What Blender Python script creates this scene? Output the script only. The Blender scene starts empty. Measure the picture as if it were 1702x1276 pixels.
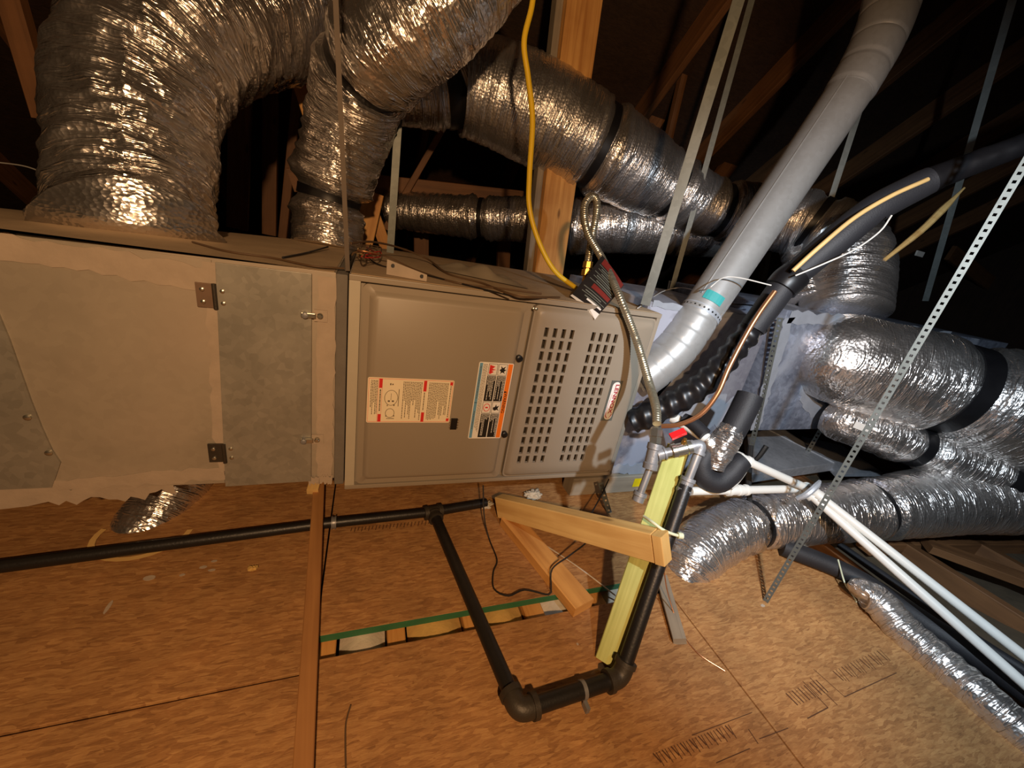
import bpy, bmesh, math, random
from mathutils import Vector, Matrix, noise

random.seed(7)
SC = bpy.context.scene
COL = SC.collection
PI = math.pi

# ---------------------------------------------------------------- camera
W, H = 1702, 1276
CX, CY, F = W / 2, H / 2, 640.0
EYE = Vector((0, 0, .83))
def _basis():
    d = Vector((540 - CX, 2280 - CY, F)).normalized()           # straight down
    x = Vector((2538 - CX, 700 - CY, F)); x -= d * x.dot(d); x.normalize()
    z = -d
    return x, z.cross(x), z
AX, AY, AZ = _basis()                                            # world axes in (right, down, forward)
def to_world(v): return Vector((AX.dot(v), AY.dot(v), AZ.dot(v)))
cam = bpy.data.cameras.new('camera')
cam.sensor_width = 36; cam.lens = F / W * 36; cam.clip_start = .01
camo = bpy.data.objects.new('camera', cam); COL.objects.link(camo)
r_, d_, f_ = to_world(Vector((1, 0, 0))), to_world(Vector((0, 1, 0))), to_world(Vector((0, 0, 1)))
camo.matrix_world = Matrix(((r_.x, -d_.x, -f_.x, EYE.x), (r_.y, -d_.y, -f_.y, EYE.y),
                            (r_.z, -d_.z, -f_.z, EYE.z), (0, 0, 0, 1)))
SC.camera = camo

# ---------------------------------------------------------------- light
world = bpy.data.worlds.new('attic_dark'); SC.world = world; world.use_nodes = True
world.node_tree.nodes['Background'].inputs[0].default_value = (1, .72, .5, 1)
world.node_tree.nodes['Background'].inputs[1].default_value = .01
def spot(name, loc, target, power, color, size, blend, radius):
    l = bpy.data.lights.new(name, 'SPOT'); l.energy = power; l.color = color
    l.spot_size = math.radians(size); l.spot_blend = blend; l.shadow_soft_size = radius
    o = bpy.data.objects.new(name, l); COL.objects.link(o); o.location = loc
    o.rotation_euler = (Vector(target) - Vector(loc)).to_track_quat('-Z', 'Y').to_euler()
    return o
spot('warm_work_light', (-.05, -.60, 1.20), (-.05, 1.0, .62), 84, (1, .60, .30), 112, .30, .03)
spot('cool_flash_light', (.52, -.12, 1.08), (1.45, .80, .42), 84, (.76, .88, 1), 102, .9, .014)
SC.view_settings.view_transform = 'Standard'
SC.view_settings.look = 'None'
SC.view_settings.gamma = 1
SC.view_settings.use_curve_mapping = False
SC.view_settings.exposure = 0

# ---------------------------------------------------------------- helpers
def P(px, py, Y=None, Z=None, X=None, D=None):
    """point of the place seen at a photograph pixel, on the plane Y / Z / X or at depth D"""
    v = to_world(Vector(((px - CX) / F, (py - CY) / F, 1)))
    if Y is not None: t = Y / v.y
    elif Z is not None: t = (Z - EYE.z) / v.z
    elif X is not None: t = X / v.x
    else: t = D
    return EYE + v * t
def V(*a): return Vector(a)
ROOT = {}
def origin(parent):
    return ROOT.get(parent.name, Vector((0, 0, 0))) if parent else Vector((0, 0, 0))
def tag(o, label=None, cat=None, group=None, kind=None):
    if label: o['label'] = label
    if cat: o['category'] = cat
    if group: o['group'] = group
    if kind: o['kind'] = kind
    return o
def thing(name, label, cat, loc, group=None):
    o = bpy.data.objects.new(name, None); COL.objects.link(o); o.empty_display_size = .05
    o.location = loc; ROOT[o.name] = Vector(loc)
    return tag(o, label, cat, group)
class MB:
    def __init__(s): s.v = []; s.f = []; s.uv = []; s.hasuv = False
    def quad(s, a, b, c, d): i = len(s.v); s.v += [a, b, c, d]; s.f.append((i, i+1, i+2, i+3)); s.uv.append(None)
    def poly(s, pts): i = len(s.v); s.v += list(pts); s.f.append(tuple(range(i, i+len(pts)))); s.uv.append(None)
    def box(s, a, b):
        x0, y0, z0 = a; x1, y1, z1 = b
        s.hexa([V(x0,y0,z0),V(x1,y0,z0),V(x1,y1,z0),V(x0,y1,z0)], [V(x0,y0,z1),V(x1,y0,z1),V(x1,y1,z1),V(x0,y1,z1)])
    def hexa(s, lo, hi):
        i = len(s.v); s.v += list(lo) + list(hi); n = len(lo)
        s.f.append(tuple(i + k for k in reversed(range(n)))); s.f.append(tuple(i + n + k for k in range(n)))
        for k in range(n):
            m = (k + 1) % n; s.f.append((i+k, i+m, i+n+m, i+n+k))
        s.uv += [None] * (n + 2)
    def beam(s, p0, p1, w, t, wdir):
        """board from p0 to p1, width w along wdir, thickness t across"""
        L = (p1 - p0); l = L.length; L = L / l
        wd = Vector(wdir); wd = (wd - L * wd.dot(L)).normalized(); td = L.cross(wd)
        c = [(-w/2, -t/2), (w/2, -t/2), (w/2, t/2), (-w/2, t/2)]
        i = len(s.v); ch = min(w, t) * .06
        ring = []
        for (a, b) in c:
            sa, sb = (1 if a > 0 else -1), (1 if b > 0 else -1)
            pr = [(a - sa*ch, b), (a, b - sb*ch)]
            if sa * sb > 0: pr.reverse()
            ring += pr
        if True:
            n = len(ring)
            for e, p in ((0, p0), (1, p1)):
                for (a, b) in ring: s.v.append(p + wd*a + td*b)
            per = [0]
            for k in range(n):
                q = ring[(k+1) % n]; per.append(per[-1] + math.dist(ring[k], q))
            for k in range(n):
                m = (k+1) % n
                s.f.append((i+k, i+m, i+n+m, i+n+k)); s.uv.append([(0, per[k]), (0, per[k+1]), (l, per[k+1]), (l, per[k])])
            s.f.append(tuple(i+k for k in reversed(range(n)))); s.uv.append([(a*.3, b) for a, b in reversed(ring)])
            s.f.append(tuple(i+n+k for k in range(n))); s.uv.append([(a*.3, b) for a, b in ring])
        s.hasuv = True
    def tube(s, pts, rad, n=16, disp=None, caps=True):
        pts = [Vector(p) for p in pts]
        N = len(pts); rad = rad if isinstance(rad, (list, tuple)) else [rad] * N
        tan = [(pts[min(k+1, N-1)] - pts[max(k-1, 0)]).normalized() for k in range(N)]
        ref = V(0, 0, 1) if abs(tan[0].z) < .9 else V(1, 0, 0)
        u = (ref - tan[0]*ref.dot(tan[0])).normalized()
        i = len(s.v); acc = 0; ss = []
        for k in range(N):
            if k: acc += (pts[k]-pts[k-1]).length
            ss.append(acc)
            u = (u - tan[k]*u.dot(tan[k])).normalized(); w = tan[k].cross(u)
            for j in range(n):
                a = 2*PI*j/n; dr = u*math.cos(a) + w*math.sin(a)
                r = rad[k]
                if disp: r += disp(a, acc, r)
                s.v.append(pts[k] + dr*r)
        for k in range(N-1):
            for j in range(n):
                m = (j+1) % n
                s.f.append((i+k*n+j, i+k*n+m, i+(k+1)*n+m, i+(k+1)*n+j))
                r = rad[k]; a0, a1 = 2*PI*j/n*r, 2*PI*(j+1)/n*r
                s.uv.append([(a0, ss[k]), (a1, ss[k]), (a1, ss[k+1]), (a0, ss[k+1])])
        if caps:
            s.f.append(tuple(i+j for j in reversed(range(n)))); s.uv.append([(0, 0)]*n)
            s.f.append(tuple(i+(N-1)*n+j for j in range(n))); s.uv.append([(0, 0)]*n)
        s.hasuv = True
        return s
    def lathe(s, p0, axis, prof, n=20):
        """profile [(distance along axis, radius)]"""
        axis = Vector(axis).normalized()
        ref = V(0, 0, 1) if abs(axis.z) < .9 else V(1, 0, 0)
        u = (ref - axis*ref.dot(axis)).normalized(); w = axis.cross(u); i = len(s.v)
        for (h, r) in prof:
            for j in range(n):
                a = 2*PI*j/n; s.v.append(p0 + axis*h + (u*math.cos(a)+w*math.sin(a))*r)
        for k in range(len(prof)-1):
            for j in range(n):
                m = (j+1) % n; s.f.append((i+k*n+j, i+k*n+m, i+(k+1)*n+m, i+(k+1)*n+j)); s.uv.append(None)
        s.f.append(tuple(i+j for j in reversed(range(n)))); s.uv.append(None)
        s.f.append(tuple(i+(len(prof)-1)*n+j for j in range(n))); s.uv.append(None)
        return s
    def build(s, name, mat, parent=None, smooth=False, bevel=0):
        o0 = origin(parent)
        me = bpy.data.meshes.new(name)
        me.from_pydata([tuple(Vector(v) - o0) for v in s.v], [], s.f)
        if s.hasuv:
            lay = me.uv_layers.new(name='UVMap'); k = 0
            for fi, f in enumerate(s.f):
                u = s.uv[fi]
                for c in range(len(f)):
                    lay.data[k].uv = u[c] if u else (0, 0); k += 1
        me.update()
        bm = bmesh.new(); bm.from_mesh(me)
        if not s.hasuv: bmesh.ops.remove_doubles(bm, verts=bm.verts, dist=1e-6)
        bmesh.ops.recalc_face_normals(bm, faces=bm.faces)
        if bevel:
            bmesh.ops.bevel(bm, geom=bm.edges[:], offset=bevel, segments=2, affect='EDGES', profile=.6)
        bm.to_mesh(me); bm.free()
        if smooth:
            for p in me.polygons: p.use_smooth = True
            if smooth != 'all':
                me.set_sharp_from_angle(angle=math.radians(42))
        me.materials.append(M[mat] if isinstance(mat, str) else mat)
        o = bpy.data.objects.new(name, me); COL.objects.link(o)
        if parent:
            o.parent = parent; ROOT[o.name] = o0
        return o
def spline(ctrl, step=.012):
    """Catmull-Rom through control rows (Vector, r...) -> points, radii"""
    pts = [Vector(c[0]) for c in ctrl]; rr = [c[1] for c in ctrl]
    P2 = [pts[0]*2-pts[1]] + pts + [pts[-1]*2-pts[-2]]; R2 = [rr[0]] + rr + [rr[-1]]
    out, rad = [], []
    for k in range(1, len(P2)-2):
        a, b, c, d = P2[k-1:k+3]; n = max(2, int((c-b).length/step))
        for j in range(n):
            t = j/n
            out.append(.5*((2*b)+(c-a)*t+(2*a-5*b+4*c-d)*t*t+(3*b-a-3*c+d)*t**3))
            q0, q1 = R2[k], R2[k+1]; tt = t*t*(3-2*t); rad.append(q0+(q1-q0)*tt)
    out.append(pts[-1]); rad.append(rr[-1])
    return out, rad
def pxpath(rows):
    """rows (px, py, D, radius in px)"""
    return [(P(a, b, D=d), r*d/F) for a, b, d, r in rows]
def smooth_tube(name, ctrl, mat, parent=None, n=14, step=.012, disp=None):
    p, r = spline(ctrl, step); mb = MB(); mb.tube(p, r, n, disp)
    return mb.build(name, mat, parent, smooth=True)

# ---------------------------------------------------------------- materials
M = {}
def mat(name):
    m = bpy.data.materials.new(name); m.use_nodes = True; M[name] = m
    nt = m.node_tree; b = nt.nodes['Principled BSDF']
    def N(t, **k):
        n = nt.nodes.new(t)
        for kk, vv in k.items(): setattr(n, kk, vv)
        return n
    return m, nt, b, N, nt.links.new
def rgb(r, g, b):
    f = lambda c: ((c/255+.055)/1.055)**2.4 if c > 10 else c/255/12.92
    return (f(r), f(g), f(b), 1)
def plain(name, col, rough=.5, metal=0, noise_amt=.15, scale=25, bump=.0, bscale=200, spec=.5):
    m, nt, b, N, L = mat(name)
    tc = N('ShaderNodeTexCoord'); nz = N('ShaderNodeTexNoise'); nz.inputs['Scale'].default_value = scale
    nz.inputs['Detail'].default_value = 5
    L(tc.outputs['Object'], nz.inputs['Vector'])
    mx = N('ShaderNodeMix', data_type='RGBA'); mx.inputs[6].default_value = tuple(c*(1-noise_amt*1.6) for c in col[:3])+(1,)
    mx.inputs[7].default_value = tuple(min(1, c*(1+noise_amt)) for c in col[:3])+(1,)
    L(nz.outputs['Fac'], mx.inputs[0]); L(mx.outputs[2], b.inputs['Base Color'])
    b.inputs['Roughness'].default_value = rough; b.inputs['Metallic'].default_value = metal
    b.inputs['Specular IOR Level'].default_value = spec
    if bump:
        n2 = N('ShaderNodeTexNoise'); n2.inputs['Scale'].default_value = bscale; n2.inputs['Detail'].default_value = 4
        L(tc.outputs['Object'], n2.inputs['Vector'])
        bp = N('ShaderNodeBump'); bp.inputs['Strength'].default_value = bump; bp.inputs['Distance'].default_value = .002
        L(n2.outputs['Fac'], bp.inputs['Height']); L(bp.outputs['Normal'], b.inputs['Normal'])
    return m
def foil(name, tint, rough=.26, uscale=14, vscale=60, strength=.8):
    m, nt, b, N, L = mat(name)
    tc = N('ShaderNodeTexCoord'); mp = N('ShaderNodeMapping')
    mp.inputs['Scale'].default_value = (uscale, vscale, 1); mp.inputs['Rotation'].default_value = (0, 0, .22)
    L(tc.outputs['UV'], mp.inputs['Vector'])
    n1 = N('ShaderNodeTexNoise'); n1.inputs['Scale'].default_value = 1; n1.inputs['Detail'].default_value = 5
    n1.inputs['Roughness'].default_value = .62; n1.inputs['Distortion'].default_value = 1.2
    n1.noise_type = 'RIDGED_MULTIFRACTAL'
    L(mp.outputs['Vector'], n1.inputs['Vector'])
    n2 = N('ShaderNodeTexVoronoi', feature='F1'); n2.inputs['Scale'].default_value = 110
    L(tc.outputs['Object'], n2.inputs['Vector'])
    ad = N('ShaderNodeMath', operation='MULTIPLY_ADD'); ad.inputs[1].default_value = .20
    L(n2.outputs['Distance'], ad.inputs[0]); L(n1.outputs['Fac'], ad.inputs[2])
    bp = N('ShaderNodeBump'); bp.inputs['Strength'].default_value = strength; bp.inputs['Distance'].default_value = .006
    L(ad.outputs[0], bp.inputs['Height']); L(bp.outputs['Normal'], b.inputs['Normal'])
    n3 = N('ShaderNodeTexNoise'); n3.inputs['Scale'].default_value = 9; n3.inputs['Detail'].default_value = 4
    L(tc.outputs['Object'], n3.inputs['Vector'])
    rr = N('ShaderNodeMapRange'); rr.inputs[1].default_value = .3; rr.inputs[2].default_value = .7
    rr.inputs[3].default_value = rough; rr.inputs[4].default_value = rough+.17
    L(n3.outputs['Fac'], rr.inputs[0]); L(rr.outputs[0], b.inputs['Roughness'])
    b.inputs['Base Color'].default_value = tint; b.inputs['Metallic'].default_value = .93
    return m
def wood(name, c0, c1, knots=True, rough=.62):
    m, nt, b, N, L = mat(name)
    tc = N('ShaderNodeTexCoord'); mp = N('ShaderNodeMapping'); mp.inputs['Scale'].default_value = (2.2, 42, 1)
    L(tc.outputs['UV'], mp.inputs['Vector'])
    n1 = N('ShaderNodeTexNoise'); n1.inputs['Scale'].default_value = 1; n1.inputs['Detail'].default_value = 6
    n1.inputs['Distortion'].default_value = .9; L(mp.outputs['Vector'], n1.inputs['Vector'])
    n2 = N('ShaderNodeTexNoise'); n2.inputs['Scale'].default_value = 7; n2.inputs['Detail'].default_value = 3
    L(tc.outputs['Object'], n2.inputs['Vector'])
    ad = N('ShaderNodeMath', operation='MULTIPLY_ADD'); ad.inputs[1].default_value = .55
    L(n2.outputs['Fac'], ad.inputs[0]); L(n1.outputs['Fac'], ad.inputs[2])
    cr = N('ShaderNodeValToRGB'); cr.color_ramp.elements[0].position = .52; cr.color_ramp.elements[0].color = c0
    cr.color_ramp.elements[1].position = .98; cr.color_ramp.elements[1].color = c1
    L(ad.outputs[0], cr.inputs[0])
    last = cr.outputs[0]
    if knots:
        m2 = N('ShaderNodeMapping'); m2.inputs['Scale'].default_value = (5, 14, 1); L(tc.outputs['UV'], m2.inputs['Vector'])
        vo = N('ShaderNodeTexVoronoi'); vo.inputs['Scale'].default_value = 1; L(m2.outputs['Vector'], vo.inputs['Vector'])
        k = N('ShaderNodeMapRange'); k.inputs[1].default_value = .05; k.inputs[2].default_value = .13
        k.inputs[3].default_value = .8; k.inputs[4].default_value = 0; L(vo.outputs['Distance'], k.inputs[0])
        mx = N('ShaderNodeMix', data_type='RGBA'); mx.inputs[7].default_value = tuple(c*.35 for c in c0[:3])+(1,)
        L(k.outputs[0], mx.inputs[0]); L(last, mx.inputs[6]); last = mx.outputs[2]
    L(last, b.inputs['Base Color']); b.inputs['Roughness'].default_value = rough
    bp = N('ShaderNodeBump'); bp.inputs['Strength'].default_value = .25; bp.inputs['Distance'].default_value = .002
    L(n1.outputs['Fac'], bp.inputs['Height']); L(bp.outputs['Normal'], b.inputs['Normal'])
    return m
def osb(name, c0, c1, c2):
    """oriented strand board: layers of stretched chips in several directions"""
    m, nt, b, N, L = mat(name)
    tc = N('ShaderNodeTexCoord')
    last = None; hl = None
    for k, (rot, sx, sy) in enumerate(((.25, 36, 190), (-.7, 40, 200), (1.25, 38, 190))):
        mp = N('ShaderNodeMapping'); mp.inputs['Rotation'].default_value = (0, 0, rot)
        mp.inputs['Scale'].default_value = (sx, sy, 1); mp.inputs['Location'].default_value = (k*3.7, k*5.1, 0)
        nz = N('ShaderNodeTexNoise'); nz.inputs['Scale'].default_value = 14; nz.inputs['Detail'].default_value = 2
        L(tc.outputs['Object'], nz.inputs['Vector'])
        av = N('ShaderNodeVectorMath', operation='MULTIPLY_ADD'); av.inputs[1].default_value = (.02, .02, 0)
        L(nz.outputs['Color'], av.inputs[0]); L(tc.outputs['Object'], av.inputs[2]); L(av.outputs[0], mp.inputs['Vector'])
        vo = N('ShaderNodeTexVoronoi'); vo.inputs['Scale'].default_value = 1; vo.inputs['Randomness'].default_value = 1
        L(mp.outputs['Vector'], vo.inputs['Vector'])
        sp = N('ShaderNodeSeparateColor'); L(vo.outputs['Color'], sp.inputs[0])
        if last is None: last = sp.outputs[0]; hl = vo.outputs['Distance']
        else:
            sel = N('ShaderNodeMath', operation='GREATER_THAN'); sel.inputs[1].default_value = .62; L(sp.outputs[1], sel.inputs[0])
            mx = N('ShaderNodeMix', data_type='FLOAT'); L(sel.outputs[0], mx.inputs[0]); L(last, mx.inputs[2]); L(sp.outputs[0], mx.inputs[3])
            last = mx.outputs[0]
    mp = N('ShaderNodeMapping'); mp.inputs['Rotation'].default_value = (0, 0, .35); mp.inputs['Scale'].default_value = (45, 330, 1)
    L(tc.outputs['Object'], mp.inputs['Vector'])
    gr = N('ShaderNodeTexNoise'); gr.inputs['Scale'].default_value = 1; gr.inputs['Detail'].default_value = 5; gr.inputs['Distortion'].default_value = 1.5
    L(mp.outputs['Vector'], gr.inputs['Vector'])
    mg = N('ShaderNodeMix', data_type='FLOAT'); mg.inputs[0].default_value = .64; L(last, mg.inputs[2]); L(gr.outputs['Fac'], mg.inputs[3]); last = mg.outputs[0]
    cr = N('ShaderNodeValToRGB'); e = cr.color_ramp.elements
    e[0].position = .15; e[0].color = c0; e[1].position = .85; e[1].color = c2
    x = e.new(.42); x.color = c1
    L(last, cr.inputs[0])
    big = N('ShaderNodeTexNoise'); big.inputs['Scale'].default_value = 6; big.inputs['Detail'].default_value = 6; big.inputs['Roughness'].default_value = .7
    L(tc.outputs['Object'], big.inputs['Vector'])
    mr = N('ShaderNodeMapRange'); mr.inputs[1].default_value = .3; mr.inputs[2].default_value = .7; mr.inputs[3].default_value = .68; mr.inputs[4].default_value = 1.12
    L(big.outputs['Fac'], mr.inputs[0])
    mul = N('ShaderNodeMix', data_type='RGBA', blend_type='MULTIPLY'); mul.inputs[0].default_value = 1
    L(cr.outputs[0], mul.inputs[6]); L(mr.outputs[0], mul.inputs[7]); L(mul.outputs[2], b.inputs['Base Color'])
    b.inputs['Roughness'].default_value = .72
    bp = N('ShaderNodeBump'); bp.inputs['Strength'].default_value = .35; bp.inputs['Distance'].default_value = .002
    L(last, bp.inputs['Height']); L(bp.outputs['Normal'], b.inputs['Normal'])
    return m
def galv(name, c0, c1, rough=.42, metal=.75, patch=None, thr=(.45, .6), pscale=3.2):
    """spangled galvanised sheet, optionally smeared with duct sealant"""
    m, nt, b, N, L = mat(name)
    tc = N('ShaderNodeTexCoord')
    vo = N('ShaderNodeTexVoronoi'); vo.inputs['Scale'].default_value = 75; L(tc.outputs['Object'], vo.inputs['Vector'])
    sp = N('ShaderNodeSeparateColor'); L(vo.outputs['Color'], sp.inputs[0])
    n1 = N('ShaderNodeTexNoise'); n1.inputs['Scale'].default_value = 12; n1.inputs['Detail'].default_value = 6; L(tc.outputs['Object'], n1.inputs['Vector'])
    ad = N('ShaderNodeMath', operation='MULTIPLY_ADD'); ad.inputs[1].default_value = .3
    L(sp.outputs[0], ad.inputs[0]); L(n1.outputs['Fac'], ad.inputs[2])
    mr = N('ShaderNodeMapRange'); mr.inputs[1].default_value = .4; mr.inputs[2].default_value = .9; L(ad.outputs[0], mr.inputs[0])
    mx = N('ShaderNodeMix', data_type='RGBA'); mx.inputs[6].default_value = c0; mx.inputs[7].default_value = c1; L(mr.outputs[0], mx.inputs[0])
    col = mx.outputs[2]
    if patch:
        n2 = N('ShaderNodeTexNoise'); n2.inputs['Scale'].default_value = pscale; n2.inputs['Detail'].default_value = 5; n2.inputs['Distortion'].default_value = .6
        L(tc.outputs['Object'], n2.inputs['Vector'])
        k = N('ShaderNodeMapRange'); k.inputs[1].default_value = thr[0]; k.inputs[2].default_value = thr[1]; L(n2.outputs['Fac'], k.inputs[0])
        m3 = N('ShaderNodeMix', data_type='RGBA'); m3.inputs[7].default_value = patch; L(k.outputs[0], m3.inputs[0]); L(col, m3.inputs[6]); col = m3.outputs[2]
        mm = N('ShaderNodeMapRange'); mm.inputs[3].default_value = metal; mm.inputs[4].default_value = 0; L(k.outputs[0], mm.inputs[0]); L(mm.outputs[0], b.inputs['Metallic'])
        rg = N('ShaderNodeMapRange'); rg.inputs[3].default_value = rough; rg.inputs[4].default_value = .7; L(k.outputs[0], rg.inputs[0]); L(rg.outputs[0], b.inputs['Roughness'])
        bp = N('ShaderNodeBump'); bp.inputs['Strength'].default_value = .2; bp.inputs['Distance'].default_value = .002; L(n2.outputs['Fac'], bp.inputs['Height']); L(bp.outputs['Normal'], b.inputs['Normal'])
    else:
        b.inputs['Metallic'].default_value = metal; b.inputs['Roughness'].default_value = rough
    L(col, b.inputs['Base Color'])
    return m

foil('foil', (.74, .70, .67, 1), rough=.20, uscale=14, vscale=125, strength=1.0)
foil('foil_tight', (.70, .68, .67, 1), rough=.24, uscale=8, vscale=150, strength=.9)
plain('cabinet', rgb(146, 135, 119), rough=.42, noise_amt=.04, scale=6, spec=.35)
plain('cabinet_shade', rgb(60, 54, 48), rough=.6)  # shade behind the door slots, put into a dark colour
galv('duct_sheet', rgb(160, 150, 134), rgb(170, 160, 143), rough=.52, metal=.3, patch=rgb(166, 150, 133), thr=(.45, .70), pscale=2.0)
galv('door_sheet', rgb(140, 137, 127), rgb(162, 158, 147), rough=.45, metal=.4)
plain('hinge_steel', rgb(128, 104, 86), rough=.5, metal=.4)
plain('cabinet_edge', rgb(178, 170, 152), rough=.5, noise_amt=.06)
plain('strap_dusty', rgb(92, 80, 68), rough=.7)
galv('galv', rgb(158, 164, 172), rgb(184, 190, 198), rough=.45, metal=.3)
galv('coil_sheet', rgb(126, 126, 138), rgb(150, 152, 162), rough=.5, metal=.3, patch=rgb(160, 164, 178), thr=(.5, .54), pscale=3.4)
galv('plenum_sheet', rgb(120, 128, 146), rgb(172, 182, 202), rough=.42, metal=.5, patch=rgb(150, 156, 168), thr=(.55, .64), pscale=3.0)
galv('vent_steel', rgb(164, 164, 162), rgb(174, 175, 174), rough=.42, metal=.42)
galv('strap_steel', rgb(92, 97, 94), rgb(106, 111, 108), rough=.5, metal=.45)
plain('mastic_tan', rgb(172, 156, 138), rough=.8, bump=.5, bscale=60)
plain('mastic_grey', rgb(150, 156, 166), rough=.8, bump=.5, bscale=60)
plain('grey_gasket', rgb(112, 106, 98), rough=.85, bump=.3)
plain('black_tape', rgb(22, 21, 23), rough=.38, noise_amt=.3)
plain('black_foam', rgb(32, 32, 36), rough=.62, noise_amt=.2, bump=.3, bscale=300)
plain('black_iron', rgb(34, 32, 31), rough=.42, metal=.2, noise_amt=.25, bump=.2)
plain('galv_pipe', rgb(138, 138, 140), rough=.4, metal=.4, noise_amt=.2)
plain('malleable', rgb(138, 139, 142), rough=.45, metal=.35, noise_amt=.25, bump=.3)
plain('iron_fitting', rgb(62, 56, 48), rough=.5, metal=.3, noise_amt=.3, bump=.3)
plain('brass', rgb(190, 150, 80), rough=.32, metal=.9)
plain('steel_hose', rgb(196, 188, 164), rough=.34, metal=.85, noise_amt=.08)
plain('chrome_nut', rgb(190, 186, 172), rough=.3, metal=.9)
plain('copper', rgb(206, 146, 104), rough=.34, metal=.85)
plain('yellow_pvc', rgb(226, 190, 40), rough=.42, noise_amt=.06)
plain('red_plastic', rgb(214, 30, 34), rough=.42, noise_amt=.08)
plain('white_pvc', rgb(222, 222, 216), rough=.38, noise_amt=.04)
plain('white_tie', rgb(214, 220, 190), rough=.45)
plain('zip_black', rgb(20, 20, 20), rough=.5)
plain('wire_brown', rgb(92, 70, 48), rough=.6)
plain('wire_black', rgb(26, 22, 20), rough=.55)
plain('wire_tan', rgb(204, 170, 110), rough=.5)
plain('wire_white', rgb(206, 204, 198), rough=.5)
wood('pine', rgb(176, 118, 56), rgb(222, 168, 96))
wood('pine_pale', rgb(198, 154, 88), rgb(232, 196, 126))
wood('batten', rgb(146, 100, 56), rgb(176, 126, 74))
wood('truss', rgb(100, 66, 38), rgb(134, 92, 56))
wood('treated', rgb(158, 162, 86), rgb(208, 210, 132))
wood('grey_wood', rgb(120, 110, 96), rgb(160, 148, 128))
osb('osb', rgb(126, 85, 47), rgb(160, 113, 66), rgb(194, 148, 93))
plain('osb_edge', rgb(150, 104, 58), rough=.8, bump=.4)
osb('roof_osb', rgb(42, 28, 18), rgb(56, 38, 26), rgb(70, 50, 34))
plain('green_edge', rgb(52, 110, 70), rough=.7)
plain('stencil', rgb(84, 52, 28), rough=.8)
plain('dark_void', rgb(30, 20, 14), rough=.95, noise_amt=.3)
plain('insulation', rgb(206, 168, 96), rough=.95, noise_amt=.25, bump=1, bscale=60)
plain('insulation_white', rgb(206, 196, 176), rough=.95, noise_amt=.2, bump=1, bscale=60)
plain('loose_fill', rgb(96, 82, 62), rough=.98, noise_amt=.3, bump=1, bscale=40)
plain('label_cream', rgb(236, 222, 190), rough=.5, noise_amt=.03)
plain('label_white', rgb(232, 228, 220), rough=.5, noise_amt=.02)
plain('label_red', rgb(214, 44, 40), rough=.5, noise_amt=.03)
plain('label_orange', rgb(240, 124, 30), rough=.5, noise_amt=.03)
plain('label_blue', rgb(104, 156, 190), rough=.5, noise_amt=.03)
plain('label_black', rgb(30, 28, 26), rough=.5)
plain('label_ink', rgb(96, 84, 66), rough=.6)
plain('badge_grey', rgb(92, 94, 88), rough=.4)
plain('badge_red', rgb(168, 22, 46), rough=.45)
plain('booklet', rgb(40, 36, 34), rough=.3, noise_amt=.2)
plain('booklet_red', rgb(120, 44, 38), rough=.35)
plain('booklet_ink', rgb(112, 116, 106), rough=.4)
plain('dust', rgb(178, 154, 122), rough=.95, noise_amt=.2, scale=14, bump=.4, bscale=120)
plain('teal', rgb(56, 160, 160), rough=.5)
plain('yellow_sticker', rgb(238, 214, 20), rough=.5)

# ================================================================ SETTING
# floor: base under the boards, boards as pieces
mb = MB(); mb.box((-6, -2.5, -.30), (8, 6, -.26))
floor = tag(mb.build('floor', 'loose_fill'), 'attic floor of strand boards over insulated joists', None, kind='structure')
def panel(x0, x1, y0, y1, z=0, th=.018):
    mb = MB(); mb.box((x0, y0, z-th), (x1, y1, z)); return mb.build('strand_board', 'osb', floor, bevel=.0015)
G = .0025
panel(-3.2, -.078, .535+G, 2.6)
panel(-3.2, -.078, -1.6, .535-G)
pm = panel(-.074, .800, .603, 2.6, z=.002)
panel(-.074, .800, -1.6, .556)
panel(.804, 1.47, -1.6, .70)
panel(.804, 1.47, .705, 2.6)
# green sealed edge along the gap, joists and batts under it
mb = MB(); mb.box((-.074, .600, -.014), (.800, .6035, .0015)); mb.build('board_edge_seal', 'green_edge', floor)
for x in (-.055, .085, .255, .415, .60, .76):
    mb = MB(); w = .038 if x not in (.415,) else .05
    mb.beam(V(x, .25, -.06), V(x, 1.2, -.06), .075, w, (0, 0, 1)); mb.build('joist', 'pine', floor)
for (a, b, m_) in ((-.03, .062, 'insulation_white'), (.11, .232, 'insulation'), (.28, .385, 'insulation'), (.445, .575, 'insulation_white'), (.625, .735, 'insulation_white')):
    mb = MB()
    nx, ny = 10, 12; i0 = 0
    for i in range(nx+1):
        for j in range(ny+1):
            x = a+(b-a)*i/nx; y = .40+.36*j/ny
            z = -.040 + .024*math.sin(PI*i/nx) + .010*noise.noise((x*40, y*40, 3.1))
            mb.v.append(V(x, y, z))
    for i in range(nx):
        for j in range(ny):
            k = i*(ny+1)+j; mb.f.append((k, k+ny+1, k+ny+2, k+1)); mb.uv.append(None)
    mb.build('insulation_batt', m_, floor, smooth='all')
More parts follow.
